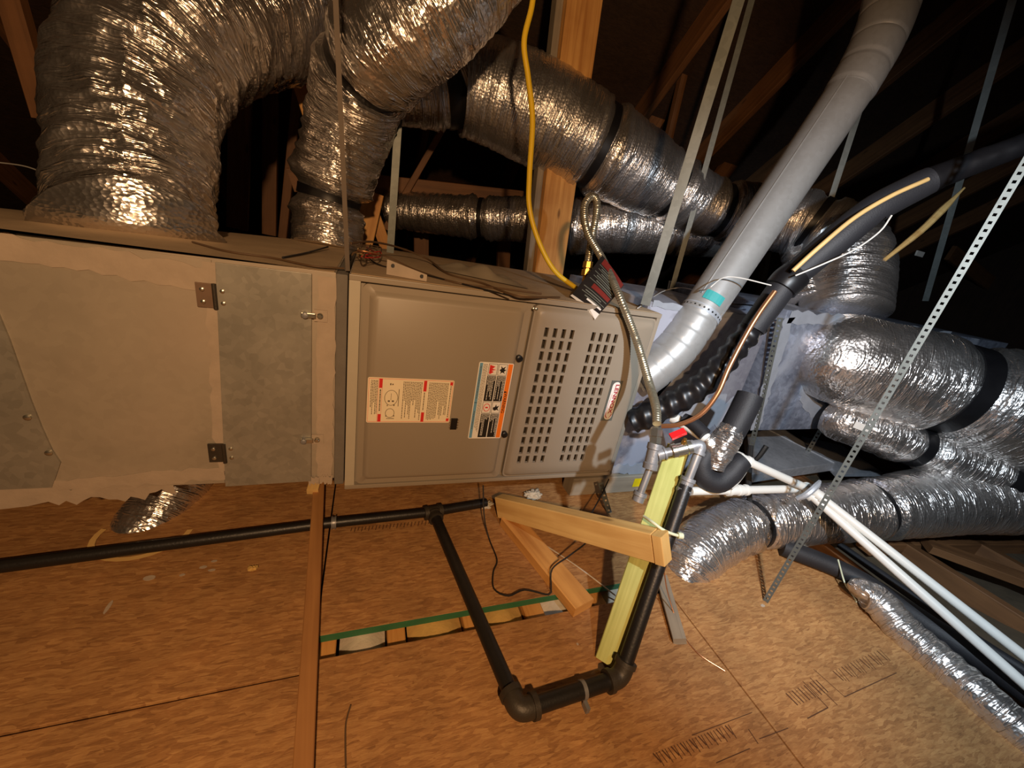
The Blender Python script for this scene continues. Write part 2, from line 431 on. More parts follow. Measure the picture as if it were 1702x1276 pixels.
# joists and loose fill beyond the boarded strip
for x in (1.60, 2.02, 2.44, 2.86, 3.28):
    mb = MB(); mb.beam(V(x, -1.5, -.09), V(x+.03, 3.2, -.09), .14, .038, (0, 0, 1)); mb.build('joist', 'truss', floor)
mb = MB()
nx, ny = 70, 80
for i in range(nx+1):
    for j in range(ny+1):
        x = 1.475+4.5*i/nx; y = -1.6+5*j/ny
        z = -.085+.05*noise.noise((x*3, y*3, 0))+.02*noise.noise((x*14, y*14, 5))
        mb.v.append(V(x, y, z))
for i in range(nx):
    for j in range(ny):
        k = i*(ny+1)+j; mb.f.append((k, k+ny+1, k+ny+2, k+1)); mb.uv.append(None)
tag(mb.build('loose_insulation', 'loose_fill', floor, smooth='all'), kind='stuff')
# printed marks on the boards (illegible mill stencil)
def stencil(pts_rows, host, z=.0006):
    mb = MB()
    for (a, b, w) in pts_rows:
        A, B = P(*a, Z=0), P(*b, Z=0); d = (B-A); n = V(-d.y, d.x, 0).normalized()*w/2; up = V(0, 0, z)
        mb.quad(A-n+up, B-n+up, B+n+up, A+n+up)
    o = mb.build('mill_stencil', 'stencil', floor); return o
rows = []
for k in range(17):
    t = k/16; rows.append(((1384+78*t, 1115-36*t), (1384+78*t+18, 1115-36*t+16+3*((k*7) % 3)), .0016 if k % 3 else .003))
for k in range(11):
    t = k/10; rows.append(((1306+50*t, 1152-22*t), (1306+50*t+20, 1152-22*t+20), .0016 if k % 2 else .0032))
rows += [((1334, 1132), (1376, 1176), .002), ((1346, 1126), (1392, 1172), .002), ((1376, 1176), (1342, 1194), .002), ((1404, 1158), (1490, 1118), .0018), ((1352, 1112), (1404, 1158), .0015)]
stencil(rows, None)
rows = []
for k in range(26):
    t = k/25; rows.append(((1085+125*t, 1252-48*t), (1085+125*t+14, 1252-48*t+15+4*((k*5) % 3)), .0018 if k % 3 else .003))
rows += [((1244, 1212), (1260, 1236), .002), ((1262, 1228), (1310, 1210), .0015), ((1150, 1222), (1250, 1184), .0012), ((1190, 1268), (1246, 1244), .0014)]
stencil(rows, None)
rows = []
for k in range(24):
    t = k/23; rows.append(((585+135*t, 878-13*t), (583+135*t, 884-13*t+2*((k*5) % 2)), .0022))
stencil(rows, None, .0030)

# roof: sloping deck and its rafters
SL = .84; Z0 = 3.75
def roofz(y): return Z0 - SL*y
mb = MB()
mb.hexa([V(-7, -2.6, roofz(-2.6)), V(9, -2.6, roofz(-2.6)), V(9, 4.8, roofz(4.8)), V(-7, 4.8, roofz(4.8))],
        [V(-7, -2.6, roofz(-2.6)+.03), V(9, -2.6, roofz(-2.6)+.03), V(9, 4.8, roofz(4.8)+.03), V(-7, 4.8, roofz(4.8)+.03)])
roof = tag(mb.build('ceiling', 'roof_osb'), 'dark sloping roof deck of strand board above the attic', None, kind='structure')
for k in range(17):
    x = -4.6+.61*k
    mb = MB(); off = .075
    mb.beam(V(x, -2.4, roofz(-2.4)-off), V(x, 4.6, roofz(4.6)-off), .14, .038, (0, SL, 1)); mb.build('rafter', 'truss', roof)
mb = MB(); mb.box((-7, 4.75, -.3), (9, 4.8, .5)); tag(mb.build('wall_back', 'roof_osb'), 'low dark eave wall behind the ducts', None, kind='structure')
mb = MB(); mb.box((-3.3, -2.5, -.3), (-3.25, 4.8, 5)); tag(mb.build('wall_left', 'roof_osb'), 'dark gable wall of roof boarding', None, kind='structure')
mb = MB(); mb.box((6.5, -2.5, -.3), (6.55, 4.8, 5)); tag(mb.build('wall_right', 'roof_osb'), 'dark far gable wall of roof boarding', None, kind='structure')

# ================================================================ FURNACE
FX0, FX1, FY, FZ0, FZ1 = -.041, .797, .911, .133, .692
fu = thing('furnace', 'grey-brown horizontal gas furnace with slotted door and two warning labels', 'furnace', (.378, 1.27, FZ0))
mb = MB(); mb.box((FX0, FY+.014, FZ0), (FX1, FY+.72, FZ1)); body = mb.build('cabinet', 'cabinet', fu, bevel=.003)
mb = MB(); mb.box((FX0+.004, FY+.004, FZ1), (FX1-.004, FY+.714, FZ1+.0012)); mb.build('dust_layer', 'dust', fu)
# front flanges framing the doors
mb = MB(); mb.box((FX0, FY-.002, FZ0), (FX0+.024, FY+.014, FZ1-.012)); mb.build('flange', 'cabinet_edge', fu, bevel=.002)
mb = MB(); mb.box((FX0, FY-.004, FZ0), (FX1, FY+.016, FZ0+.012)); mb.build('flange', 'cabinet', fu, bevel=.002)
mb = MB(); mb.box((FX0, FY-.004, FZ1-.013), (FX1, FY+.016, FZ1)); mb.build('flange', 'cabinet', fu, bevel=.002)
mb = MB(); mb.box((FX1-.012, FY-.002, FZ0), (FX1, FY+.014, FZ1-.012)); mb.build('flange', 'cabinet', fu, bevel=.002)
def rrect(x0, x1, z0, z1, r, n=5):
    out = []
    for cx, cz, a0 in ((x1-r, z1-r, 0), (x0+r, z1-r, 90), (x0+r, z0+r, 180), (x1-r, z0+r, 270)):
        for k in range(n+1):
            a = math.radians(a0+90*k/n); out.append((cx+r*math.cos(a), cz+r*math.sin(a)))
    return out
def raised_panel(name, x0, x1, z0, z1, yb, ins, h, mat_, parent, r=.012, hole=None):
    """pressed sheet door: lip, slope, raised field; hole=(xs, zs, set) leaves slots open in the field"""
    mb = MB()
    loops = []
    for (d, y) in ((0, yb+.012), (0, yb), (ins, yb), (ins+.006, yb-h*.7), (ins+.012, yb-h)):
        loops.append([V(x, y, z) for x, z in rrect(x0+d, x1-d, z0+d, z1-d, r)])
    n = len(loops[0]); 
    for L_ in loops: mb.v += L_
    for k in range(len(loops)-1):
        for j in range(n):
            m = (j+1) % n; mb.f.append((k*n+j, k*n+m, (k+1)*n+m, (k+1)*n+j)); mb.uv.append(None)
    if hole is None:
        mb.f.append(tuple((len(loops)-1)*n+j for j in range(n))); mb.uv.append(None)
    else:
        xs, zs, holes = hole; yf = yb-h
        bx0, bx1, bz0, bz1 = xs[0], xs[-1], zs[0], zs[-1]
        i = len(mb.v); cs = [(bx1, bz1), (bx0, bz1), (bx0, bz0), (bx1, bz0)]
        mb.v += [V(a, yf, b) for a, b in cs]; base = (len(loops)-1)*n; q = n//4
        for c in range(4):
            for k in range(q-1):
                mb.f.append((base+c*q+k, base+c*q+k+1, i+c)); mb.uv.append(None)
            e = base+c*q+q-1; s_ = base+((c+1) % 4)*q
            mb.f.append((e, s_, i+(c+1) % 4, i+c)); mb.uv.append(None)
        for a in range(len(xs)-1):
            for b in range(len(zs)-1):
                A, B, C_, D_ = V(xs[a], yf, zs[b]), V(xs[a+1], yf, zs[b]), V(xs[a+1], yf, zs[b+1]), V(xs[a], yf, zs[b+1])
                if (a, b) in holes:
                    o = V(0, .009, 0)
                    for p, r2 in ((A, B), (B, C_), (C_, D_), (D_, A)): mb.quad(p, r2, r2+o, p+o)
                else: mb.quad(A, B, C_, D_)
    o = mb.build(name, mat_, parent, smooth=True)
    return o
d1 = raised_panel('control_door', -.012, .386, .148, .676, FY-.002, .014, .010, 'cabinet', fu)
# slotted burner door: two blocks of 4 x 13 openings
cols = []
for k in range(4): cols.append(.438+k*.0255)
for k in range(4): cols.append(.581+k*.0245)
zr = [.215+k*(.609-.215)/12 for k in range(13)]
xs = sorted(set([.425]+[c-.0058 for c in cols]+[c+.0058 for c in cols]+[.690]))
zs = sorted(set([.19]+[z-.0125 for z in zr]+[z+.0125 for z in zr]+[.635]))
holes = set()
for a in range(len(xs)-1):
    for b in range(len(zs)-1):
        xm, zm = (xs[a]+xs[a+1])/2, (zs[b]+zs[b+1])/2
        if any(abs(xm-c) < .002 for c in cols) and any(abs(zm-z) < .003 for z in zr): holes.add((a, b))
d2 = raised_panel('burner_door', .398, .786, .148, .676, FY-.002, .004, .012, 'cabinet', fu, r=.014, hole=(xs, zs, holes))
mb = MB(); mb.box((.40, FY+.006, .16), (.78, FY+.013, .67)); mb.build('slot_shade_sheet', 'cabinet_shade', d2)  # dark sheet added behind the slots, interior shade put into its colour
YF1 = FY-.012
def disc(name, c, axis, prof, m_, parent, n=20):
    mb = MB(); mb.lathe(Vector(c), axis, prof, n); return mb.build(name, m_, parent, smooth=True)
for (x, z) in ((.379, .530), (.378, .299)):
    disc('door_plug', (x, FY-.002, z), (0, -1, 0), [(0, .009), (.011, .009), (.0125, .007), (.0125, .001)], 'black_tape', d1)
for (x, z) in ((.402, .664), (.395, .664)):
    disc('screw', (x, FY-.002, z), (0, -1, 0), [(0, .004), (.003, .004), (.004, .002)], 'chrome_nut', fu, 10)
# sight glass
mb = MB(); mb.box((.217, YF1-.002, .318), (.235, YF1+.004, .352)); sg = mb.build('sight_glass', 'black_tape', d1, bevel=.001)
mb = MB()
for s_ in (-1, 1):
    for k in range(4): mb.box((.226+s_*.0105-.0016, YF1-.0028, .322+k*.008), (.226+s_*.0105+.0016, YF1, .326+k*.008))
mb.build('sight_glass_clip', 'chrome_nut', sg)
# ---- labels
def plate(name, x0, x1, z0, z1, y, m_, parent, th=.0006, r=None):
    mb = MB()
    pts = rrect(x0, x1, z0, z1, r) if r else [(x1, z1), (x0, z1), (x0, z0), (x1, z0)]
    mb.hexa([V(x, y+th, z) for x, z in pts], [V(x, y, z) for x, z in pts])
    return mb.build(name, m_, parent)
def dashes(name, x0, x1, z0, z1, pitch, w, m_, parent, y, ragged=.3, gap=.0):
    """columns of tiny print running down the label (the label is read turned on its side)"""
    mb = MB(); x = x1-pitch*.5
    while x > x0:
        z = z1; end = z0 + (z1-z0)*ragged*random.random()*(random.random() < .5)
        while z > end:
            l = random.uniform(.0025, .008); 
            if z-l < end: break
            mb.box((x-w/2, y, z-l), (x+w/2, y+.0002, z)); z -= l+.0013
        x -= pitch
    return mb.build(name, m_, parent)
yl = YF1-.0008
l1 = plate('instruction_label', .0055, .213, .339, .461, yl, 'label_cream', d1, r=.004)
mb = MB()
for (a, b, c, d) in ((.008, .2105, .3415, .3422), (.008, .2105, .4578, .4585), (.008, .0087, .3415, .4585), (.2098, .2105, .3415, .4585), (.0385, .0391, .342, .458), (.0300, .0306, .342, .458)):
    mb.box((a, yl-.0004, c), (b, yl-.0001, d))
mb.build('label_border', 'label_red', l1)
for (a, b, c, d) in ((.0315, .0385, .434, .458), (.0315, .0385, .342, .363), (.137, .1445, .428, .457), (.137, .1445, .342, .369), (.203, .2095, .447, .456), (.203, .2095, .344, .352)):
    plate('label_heading_block', a, b, c, d, yl-.0006, 'label_red', l1, .0004)
dashes('label_print', .0325, .0375, .366, .430, .005, .0028, 'label_ink', l1, yl-.0003, 0)
dashes('label_print', .139, .143, .372, .425, .005, .002, 'label_ink', l1, yl-.0003, 0)
dashes('label_print', .204, .208, .355, .445, .004, .002, 'label_ink', l1, yl-.0003, 0)
dashes('label_print', .013, .029, .358, .454, .0034, .0016, 'label_ink', l1, yl-.0003, .4)
dashes('label_print', .088, .134, .346, .453, .0036, .0017, 'label_ink', l1, yl-.0003, .5)
dashes('label_print', .148, .200, .346, .453, .0036, .0017, 'label_ink', l1, yl-.0003, .5)
def ringplate(name, cx, cz, rx, rz, y, m_, parent, w=.0012, n=28):
    mb = MB()
    for k in range(n):
        a, b = 2*PI*k/n, 2*PI*(k+1)/n
        f = lambda t, e: V(cx+(rx-e)*math.cos(t), y, cz+(rz-e)*math.sin(t))
        mb.quad(f(a, 0), f(b, 0), f(b, w), f(a, w))
    return mb.build(name, m_, parent)
ringplate('label_diagram', .061, .408, .016, .021, yl-.0003, 'label_ink', l1)
ringplate('label_diagram', .060, .366, .011, .013, yl-.0003, 'label_ink', l1)
for (a, b, c, d) in ((.0535, .0585, .397, .401), (.063, .068, .397, .401), (.0603, .0612, .402, .42), (.052, .054, .385, .389), (.067, .07, .386, .390), (.052, .071, .350, .3515), (.050, .052, .356, .360), (.069, .071, .356, .360), (.0565, .0595, .442, .447), (.0615, .0645, .4425, .446), (.078, .0795, .385, .432)):
    mb = MB(); mb.box((a, yl-.0004, c), (b, yl-.0001, d)); mb.build('label_diagram', 'label_ink', l1)
# warning label: blue band, print, black blocks, pictograms, orange band
l2 = plate('warning_label', .2705, .366, .2895, .516, yl, 'label_white', d1, r=.004)
plate('blue_band', .273, .281, .292, .5135, yl-.0005, 'label_blue', l2, .0004)
ob = plate('orange_band', .351, .3635, .292, .5135, yl-.0005, 'label_orange', l2, .0004)
mb = MB(); mb.box((.2728, yl-.0008, .3995), (.2812, yl-.0003, .4008)); mb.build('blue_band_divider', 'label_black', l2)
dashes('label_print', .2755, .279, .408, .505, .004, .0018, 'label_ink', l2, yl-.0008, 0)
dashes('label_print', .2755, .279, .318, .375, .004, .0018, 'label_ink', l2, yl-.0008, 0)
dashes('label_print', .283, .2945, .31, .511, .003, .0012, 'label_ink', l2, yl-.0004, .1)
for (xa, xb) in ((.2975, .322), (.3245, .349)):
    for (za, zb) in ((.4055, .479), (.2935, .367)):
        bk = plate('black_text_block', xa, xb, za, zb, yl-.0005, 'label_black', l2, .0004)
        dashes('label_print', xa+.002, xb-.001, za+.002, zb-.001, .0037, .0015, 'label_white', bk, yl-.0008, .8)
    for (za, zb) in ((.481, .5125), (.369, .4035)):
        mb = MB()
        for (a, b, c, d) in ((xa, xb, za, za+.0009), (xa, xb, zb-.0009, zb), (xa, xa+.0009, za, zb), (xb-.0009, xb, za, zb)):
            mb.box((a, yl-.0006, c), (b, yl-.0001, d))
        mb.build('pictogram_frame', 'label_black', l2)
def blob(name, pts, m_):
    mb = MB(); mb.hexa([V(x, yl-.0001, z) for x, z in pts], [V(x, yl-.0006, z) for x, z in pts]); mb.build(name, m_, l2)
blob('flame_pictogram', [(.3005, .485), (.3045, .484), (.313, .490), (.307, .493), (.318, .4965), (.308, .4985), (.315, .505), (.3005, .5095)], 'label_red')
blob('burst_pictogram', [(.328, .496), (.333, .491), (.330, .485), (.337, .490), (.345, .486), (.341, .492), (.347, .497), (.341, .499), (.345, .507), (.337, .502), (.331, .508), (.333, .5)], 'label_black')
ringplate('ban_pictogram', .3097, .386, .0095, .012, yl-.0004, 'label_red', l2, .0018)
blob('ban_pictogram', [(.306, .384), (.3135, .384), (.3135, .388), (.306, .388)], 'label_red')
blob('hand_pictogram', [(.328, .381), (.333, .377), (.340, .380), (.346, .376), (.341, .384), (.345, .392), (.338, .389), (.336, .396), (.333, .388), (.328, .387)], 'label_black')
def text(name, body, size, loc, rot, m_, parent, extrude=.0003, bold=0):
    cu = bpy.data.curves.new(name, 'FONT'); cu.body = body; cu.size = size; cu.extrude = extrude
    cu.offset = bold; cu.align_x = 'CENTER'; cu.align_y = 'CENTER'
    to = bpy.data.objects.new('tmp', cu); COL.objects.link(to)
    bpy.context.view_layer.update()
    me = bpy.data.meshes.new_from_object(to.evaluated_get(bpy.context.evaluated_depsgraph_get()))
    bpy.data.objects.remove(to)
    me.name = name; me.transform(Matrix.Translation(Vector(loc) - origin(parent)) @ rot)
    me.materials.clear(); me.materials.append(M[m_])
    o = bpy.data.objects.new(name, me); COL.objects.link(o); o.parent = parent; ROOT[o.name] = origin(parent)
    return o
# lettering that reads downwards on the face (+x of the text -> -z, its up -> +x)
RDOWN = Matrix(((0, 1, 0, 0), (0, 0, -1, 0), (-1, 0, 0, 0), (0, 0, 0, 1)))
text('warning_word', '\u25B2 WARNING'.replace('\u25B2 ', ''), .0125, (.3568, yl-.0010, .400), RDOWN, 'label_black', l2)
blob('warning_triangle', [(.352, .437), (.361, .4335), (.352, .430)], 'label_black')
# maker's badge
YB = FY-.014
bd = plate('badge', .683, .7225, .349, .483, YB-.0016, 'badge_grey', d2, .0018)
mb = MB(); mb.hexa([V(x, YB-.0018, z) for x, z in rrect(.6895, .7170, .353, .479, .0135, 8)], [V(x, YB-.0022, z) for x, z in rrect(.6895, .7170, .353, .479, .0135, 8)])
mb.build('badge_field', 'label_white', bd)
text('badge_lettering', 'LENNOX', .0235, (.7055, YB-.0026, .4235), RDOWN @ Matrix.Diagonal((1.02, .74, 1, 1)), 'badge_red', bd, bold=.0005)
mb = MB()      # swoosh round the lower end of the word
arc = [(.6955, .44), (.6940, .42), (.6925, .395), (.6918, .378), (.6935, .366), (.6995, .3585), (.707, .359), (.712, .3655), (.7135, .372)]
for k in range(len(arc)-1):
    (a, b), (c, d) = arc[k], arc[k+1]; w0 = .0008+.0022*min(1, k/4)
    mb.quad(V(a-w0*.5, YB-.0026, b), V(c-w0*.5, YB-.0026, d), V(c+w0*.5, YB-.0026, d+w0*.3), V(a+w0*.5, YB-.0026, b+w0*.3))
mb.build('badge_swoosh', 'badge_red', bd)

# ================================================================ RETURN DUCT (left)
DZ0, DZ1 = .168, .690
du = thing('return_duct', 'dusty sheet-metal return duct with a hinged access door beside the furnace', 'duct', (-.6, 1.1, DZ0))
def yb_(x): return 1.0 + (x+.95)*.66
mb = MB()
mb.hexa([V(-1.3, FY, DZ0), V(-.066, FY, DZ0), V(-.066, yb_(-.066), DZ0), V(-1.3, yb_(-1.3)+.1, DZ0)],
        [V(-1.3, FY, DZ1), V(-.066, FY, DZ1), V(-.066, yb_(-.066), DZ1), V(-1.3, yb_(-1.3)+.1, DZ1)])
mb.build('duct_body', 'duct_sheet', du, bevel=.002)
mb = MB(); mb.hexa([V(x, y, DZ1) for x, y in ((-1.29, FY+.004), (-.07, FY+.004), (-.07, yb_(-.07)), (-1.29, yb_(-1.29)+.1))], [V(x, y, DZ1+.0012) for x, y in ((-1.29, FY+.004), (-.07, FY+.004), (-.07, yb_(-.07)), (-1.29, yb_(-1.29)+.1))]); mb.build('dust_layer', 'dust', du)
# front sheet, its upper folded lip, sealant smears
def sheet(name, pts, y0, y1, m_, parent, bevel=0):
    mb = MB(); mb.hexa([V(x, y1, z) for x, z in pts], [V(x, y0, z) for x, z in pts]); return mb.build(name, m_, parent, bevel=bevel)
sheet('front_sheet', [(-.284, DZ1-.006), (-1.25, DZ1-.004), (-1.25, DZ0+.004), (-.302, DZ0+.002)], FY-.0025, FY, 'duct_sheet', du)
left_curve = [(-.78, .66), (-.62, .60), (-.60, .55), (-.596, .50), (-.594, .44), (-.592, .38), (-.588, .32), (-.583, .27), (-.576, .24), (-.60, .18), (-1.2, .18), (-1.2, .66)]
ls = sheet('lapped_sheet', [(x, z) for x, z in left_curve], FY-.006, FY-.002, 'door_sheet', du)
for (x, z) in ((-.603, .345), (-.588, .265)):
    disc('sheet_screw', (x, FY-.006, z), (0, -1, 0), [(0, .006), (.003, .006), (.0045, .003)], 'chrome_nut', ls, 10)
def smear(name, ctr, m_, parent, y, w=.02, jag=.3, seed=0):
    """ragged band of brushed sealant following a polyline in the front plane"""
    random.seed(seed); up, lo = [], []
    n = 26
    for k in range(n+1):
        t = k/n*(len(ctr)-1); i = min(int(t), len(ctr)-2); f = t-i
        x = ctr[i][0]*(1-f)+ctr[i+1][0]*f; z = ctr[i][1]*(1-f)+ctr[i+1][1]*f
        dx, dz = ctr[i+1][0]-ctr[i][0], ctr[i+1][1]-ctr[i][1]; l = math.hypot(dx, dz); nx, nz = -dz/l, dx/l
        a = w/2*(1+jag*random.uniform(-1, 1)); b = w/2*(1+jag*random.uniform(-1, 1))
        up.append((x+nx*a, z+nz*a)); lo.append((x-nx*b, z-nz*b))
    mb = MB()
    for k in range(n):
        q = [up[k], up[k+1], lo[k+1], lo[k]]
        mb.quad(*[V(a, y, b) for a, b in q])
    for seq in (up, lo):
        for k in range(n): mb.quad(V(seq[k][0], y, seq[k][1]), V(seq[k+1][0], y, seq[k+1][1]), V(seq[k+1][0], y+.003, seq[k+1][1]), V(seq[k][0], y+.003, seq[k][1]))
    return mb.build(name, m_, parent)
smear('sealant_smear', [(-.98, .665), (-.60, .664), (-.46, .658), (-.29, .645)], 'mastic_tan', du, FY-.0045, .045, .25, 1)
smear('sealant_smear', [(-.98, .185), (-.60, .182), (-.44, .192), (-.30, .20)], 'mastic_tan', du, FY-.0045, .03, .4, 2)
smear('sealant_smear', [(-.30, .205), (-.299, .36), (-.29, .5), (-.284, .68)], 'mastic_tan', du, FY-.0042, .022, .5, 3)
smear('sealant_smear', [(-.088, .178), (-.086, .40), (-.083, .68)], 'mastic_tan', du, FY-.0045, .036, .16, 4)
smear('sealant_smear', [(-.98, .150), (-.62, .155), (-.50, .163), (-.40, .170)], 'mastic_tan', du, FY-.002, .04, .7, 6)
smear('sealant_smear', [(-.125, .166), (-.10, .170), (-.07, .168)], 'mastic_tan', du, FY-.006, .022, .5, 8)
# hinged access door
sheet('access_door', [(-.1115, .683), (-.276, .682), (-.2995, .164), (-.1185, .168)], FY-.009, FY-.0045, 'door_sheet', du, bevel=.0008)
ad_ = [o for o in du.children if o.name.startswith('access_door')][0]
for (x, z) in ((-.2985, .616), (-.311, .256)):
    h = sheet('hinge', [(x+.014, z+.024), (x-.014, z+.024), (x-.014, z-.024), (x+.014, z-.024)], FY-.008, FY-.004, 'iron_fitting' if z < .5 else 'hinge_steel', du, bevel=.0008)
    mb = MB(); mb.tube([V(x+.017, FY-.010, z-.025), V(x+.017, FY-.010, z+.025)], .004, 12); mb.build('hinge_pin', 'iron_fitting', h, smooth=True)
    for dz in (-.012, .012):
        for dx in (-.003, .030):
            disc('screw', (x+dx, FY-.008, z+dz), (0, -1, 0), [(0, .0042), (.003, .0042), (.0042, .002)], 'chrome_nut', h, 10)
for (x, z) in ((-.108, .597), (-.116, .290)):
    l_ = sheet('latch', [(x+.026, z+.012), (x, z+.012), (x, z-.014), (x+.026, z-.014)], FY-.0075, FY-.004, 'mastic_tan', du)
    mb = MB(); mb.box((x-.024, FY-.018, z-.0055), (x+.004, FY-.012, z+.0055)); mb.build('latch_lever', 'chrome_nut', l_, bevel=.0015)
    disc('latch_post', (x+.012, FY-.0075, z), (0, -1, 0), [(0, .006), (.007, .006), (.009, .004)], 'chrome_nut', l_, 12)
    disc('latch_pivot', (x-.016, FY-.009, z), (0, -1, 0), [(0, .0065), (.012, .0065), (.013, .005)], 'malleable', l_, 12)
# gasket strip between duct and furnace
mb = MB(); mb.box((-.066, FY-.003, .15), (-.043, FY+.60, .689)); tag(mb.build('duct_gasket', 'grey_gasket', bevel=.003), 'grey fibrous gasket strip between return duct and furnace cabinet', 'gasket')
# dusty sealant lump below the duct end
mb = MB()
# support sleeper board under the furnace
def lumber(name, p0, p1, w, t, wdir, m_, label=None, cat='board', group=None, parent=None, pname=None):
    mb = MB(); mb.beam(Vector(p0), Vector(p1), w, t, wdir); o = mb.build(name, m_, parent)
    if label: tag(o, label, cat, group)
    return o
lumber('support_block', (.70, 1.0, .037), (1.16, 1.0, .037), .074, .06, (0, 0, 1), 'grey_wood', 'weathered timber block under the slotted end of the furnace', 'block')
mb = MB(); mb.box((.965, .9685, .025), (1.02, .9695, .062)); tag(mb.build('caution_sticker', 'yellow_sticker'), 'bright yellow sticker on the timber block behind the gas pipe', 'sticker')
lumber('support_rail', (-1.2, 1.35, .064), (.68, 1.35, .064), .126, .038, (0, 0, 1), 'pine', 'pine rail running under the return duct and furnace', 'board')
lumber('support_rail', (-.02, 1.12, .070), (.60, 1.12, .070), .12, .038, (0, 0, 1), 'truss', 'short brown rail close under the furnace doors', 'board')

# ================================================================ COIL CASE + PLENUM (right)
co = thing('coil_case', 'blue-grey evaporator coil case smeared with sealant beside the furnace', 'coil case', (1.08, 1.2, .078))
CY0 = .985
mb = MB(); mb.box((FX1+.006, CY0, .078), (1.345, CY0+.55, .715)); cb = mb.build('case_body', 'coil_sheet', co, bevel=.004)
smear('sealant_smear', [(.83, .50), (.98, .47), (1.12, .36), (1.30, .33)], 'mastic_grey', co, CY0-.003, .12, .4, 11)
smear('sealant_smear', [(.815, .71), (1.05, .705), (1.33, .705)], 'mastic_grey', co, CY0-.003, .02, .4, 12)
smear('sealant_smear', [(.83, .10), (1.0, .095), (1.3, .105)], 'mastic_grey', co, CY0-.003, .04, .4, 13)
plate('rating_label', .955, 1.0, .585, .69, CY0-.0012, 'label_white', co)
pl = thing('supply_plenum', 'bluish galvanised supply plenum with flexible ducts leaving its face', 'plenum', (2.0, 1.25, .28))
PY = .95
mb = MB()
mb.hexa([V(1.44, PY, .278), V(2.95, PY, .30), V(2.95, PY+.62, .30), V(1.44, PY+.62, .278)],
        [V(1.352, PY, .755), V(2.95, PY, .76), V(2.95, PY+.62, .76), V(1.352, PY+.62, .755)])
mb.build('plenum_body', 'plenum_sheet', pl, bevel=.003)
smear('sealant_smear', [(1.37, .735), (1.6, .74), (1.9, .738), (2.4, .742)], 'mastic_grey', pl, PY-.003, .045, .4, 21)
smear('sealant_smear', [(1.373, .73), (1.41, .5), (1.455, .285)], 'mastic_grey', pl, PY-.003, .045, .3, 22)
smear('sealant_smear', [(1.70, .70), (1.64, .60), (1.63, .48), (1.70, .40), (1.82, .36)], 'mastic_grey', pl, PY-.003, .07, .3, 23)
# small drip shelf (galvanised pans)
pn = thing('drain_pan', 'flat galvanised drain pan resting beneath the supply plenum', 'pan', (1.85, 1.1, .03))
pts = [P(1242, 722, Z=.10), P(1295, 707, Z=.10), P(1389, 769, Z=.10), P(1249, 788, Z=.10)]
mb = MB(); mb.hexa([p-V(0, 0, .045) for p in pts], pts); mb.build('pan_tray', 'galv', pn, bevel=.002)
a, b = P(1275, 712, Z=.101), P(1388, 769, Z=.101); mb = MB(); mb.beam(a, b, .02, .008, (1, 0, 0)); mb.build('pan_rib', 'galv', pn)
pts = [P(1333, 725, Z=.07), P(1400, 740, Z=.07), P(1468, 786, Z=.07), P(1391, 786, Z=.07)]
mb = MB(); mb.hexa([p-V(0, 0, .02) for p in pts], pts); tag(mb.build('metal_offcut', 'galv'), 'spangled galvanised offcut lying beyond the drain pan', 'sheet metal')

# ================================================================ FLEX DUCTS
def flex(name, rows, label, bands=(), amp=.006, n=88, step=.0055, group=None, ms='foil', k1=9, k2=42, wrinkle=.0, seed=0.0, world=False, band_w=.032, jitter=.0):
    ctrl = rows if world else pxpath(rows)
    p, r = spline(ctrl, step)
    L_ = [0]
    for k in range(1, len(p)): L_.append(L_[-1]+(p[k]-p[k-1]).length)
    cum = []
    acc = 0
    # band stations given as pixel-row index fractions along the control list
    cl = [0]; c0 = [Vector(c[0]) for c in ctrl]
    bs = []
    per = len(ctrl)-1
    idx = [0]
    for k in range(per): idx.append(idx[-1]+max(2, int((c0[k+1]-c0[k]).length/step)))
    for b in bands:
        i = min(int(b), per-1); f = b-i; q = int(idx[i]+(idx[i+1]-idx[i])*f); bs.append(L_[min(q, len(L_)-1)])
    t = thing(name, label, 'flex duct', p[0], group)
    def dsp(a, s, rad):
        ca, sa = math.cos(a)*rad, math.sin(a)*rad
        n1 = noise.noise((ca*k1+seed, sa*k1, s*k2))
        n2 = noise.noise((ca*k1*2.6, sa*k1*2.6+seed, s*k2*2.3+3))
        n3 = noise.noise((ca*3, sa*3+seed, s*5))
        sw = noise.noise((ca*14+9, sa*14, s*16+a*1.5+seed))
        d = amp*((1-abs(n1)*2.2)*.55 + (1-abs(n2)*2.2)*.3 + n3*.8 + sw*jitter)
        if wrinkle: d += wrinkle*math.sin(s*2*PI/.030+a)
        for b in bs:
            q = abs(s-b)/(band_w*.95)
            if q < 1: d = d*q*q*q - rad*.115*(1-q**4)
            elif q < 2.4: d += amp*.6*(1-abs(q-1.7)/.7) * (1+n2*3)
        return d
    mb = MB(); mb.tube(p, r, n, dsp); mb.build('foil_jacket', ms, t, smooth='all')
    for b in bs:
        q = [k for k in range(len(p)) if abs(L_[k]-b) <= band_w/2]
        if len(q) < 2: continue
        pts = [p[k] for k in q]; mb = MB(); rad = [r[k]*.935 for k in q]
        mb.tube(pts, rad, 40, lambda a, s, rr: .0015*noise.noise((math.cos(a)*3, math.sin(a)*3, s*20)))
        mb.build('strap_band', 'black_tape', t, smooth=True)
    return t
flex('flex_duct', [(232, 394, .835, 106), (232, 378, .845, 98), (230, 350, .86, 94), (228, 280, .88, 97), (234, 182, .90, 101), (268, 95, .94, 103), (335, 38, 1.02, 104), (430, 4, 1.15, 106), (560, -35, 1.35, 108), (605, -55, 1.42, 104)],
     'huge crumpled foil duct elbow rising from the return duct top', amp=.016, n=150, step=.005, jitter=.6, k1=8, k2=26, seed=2)
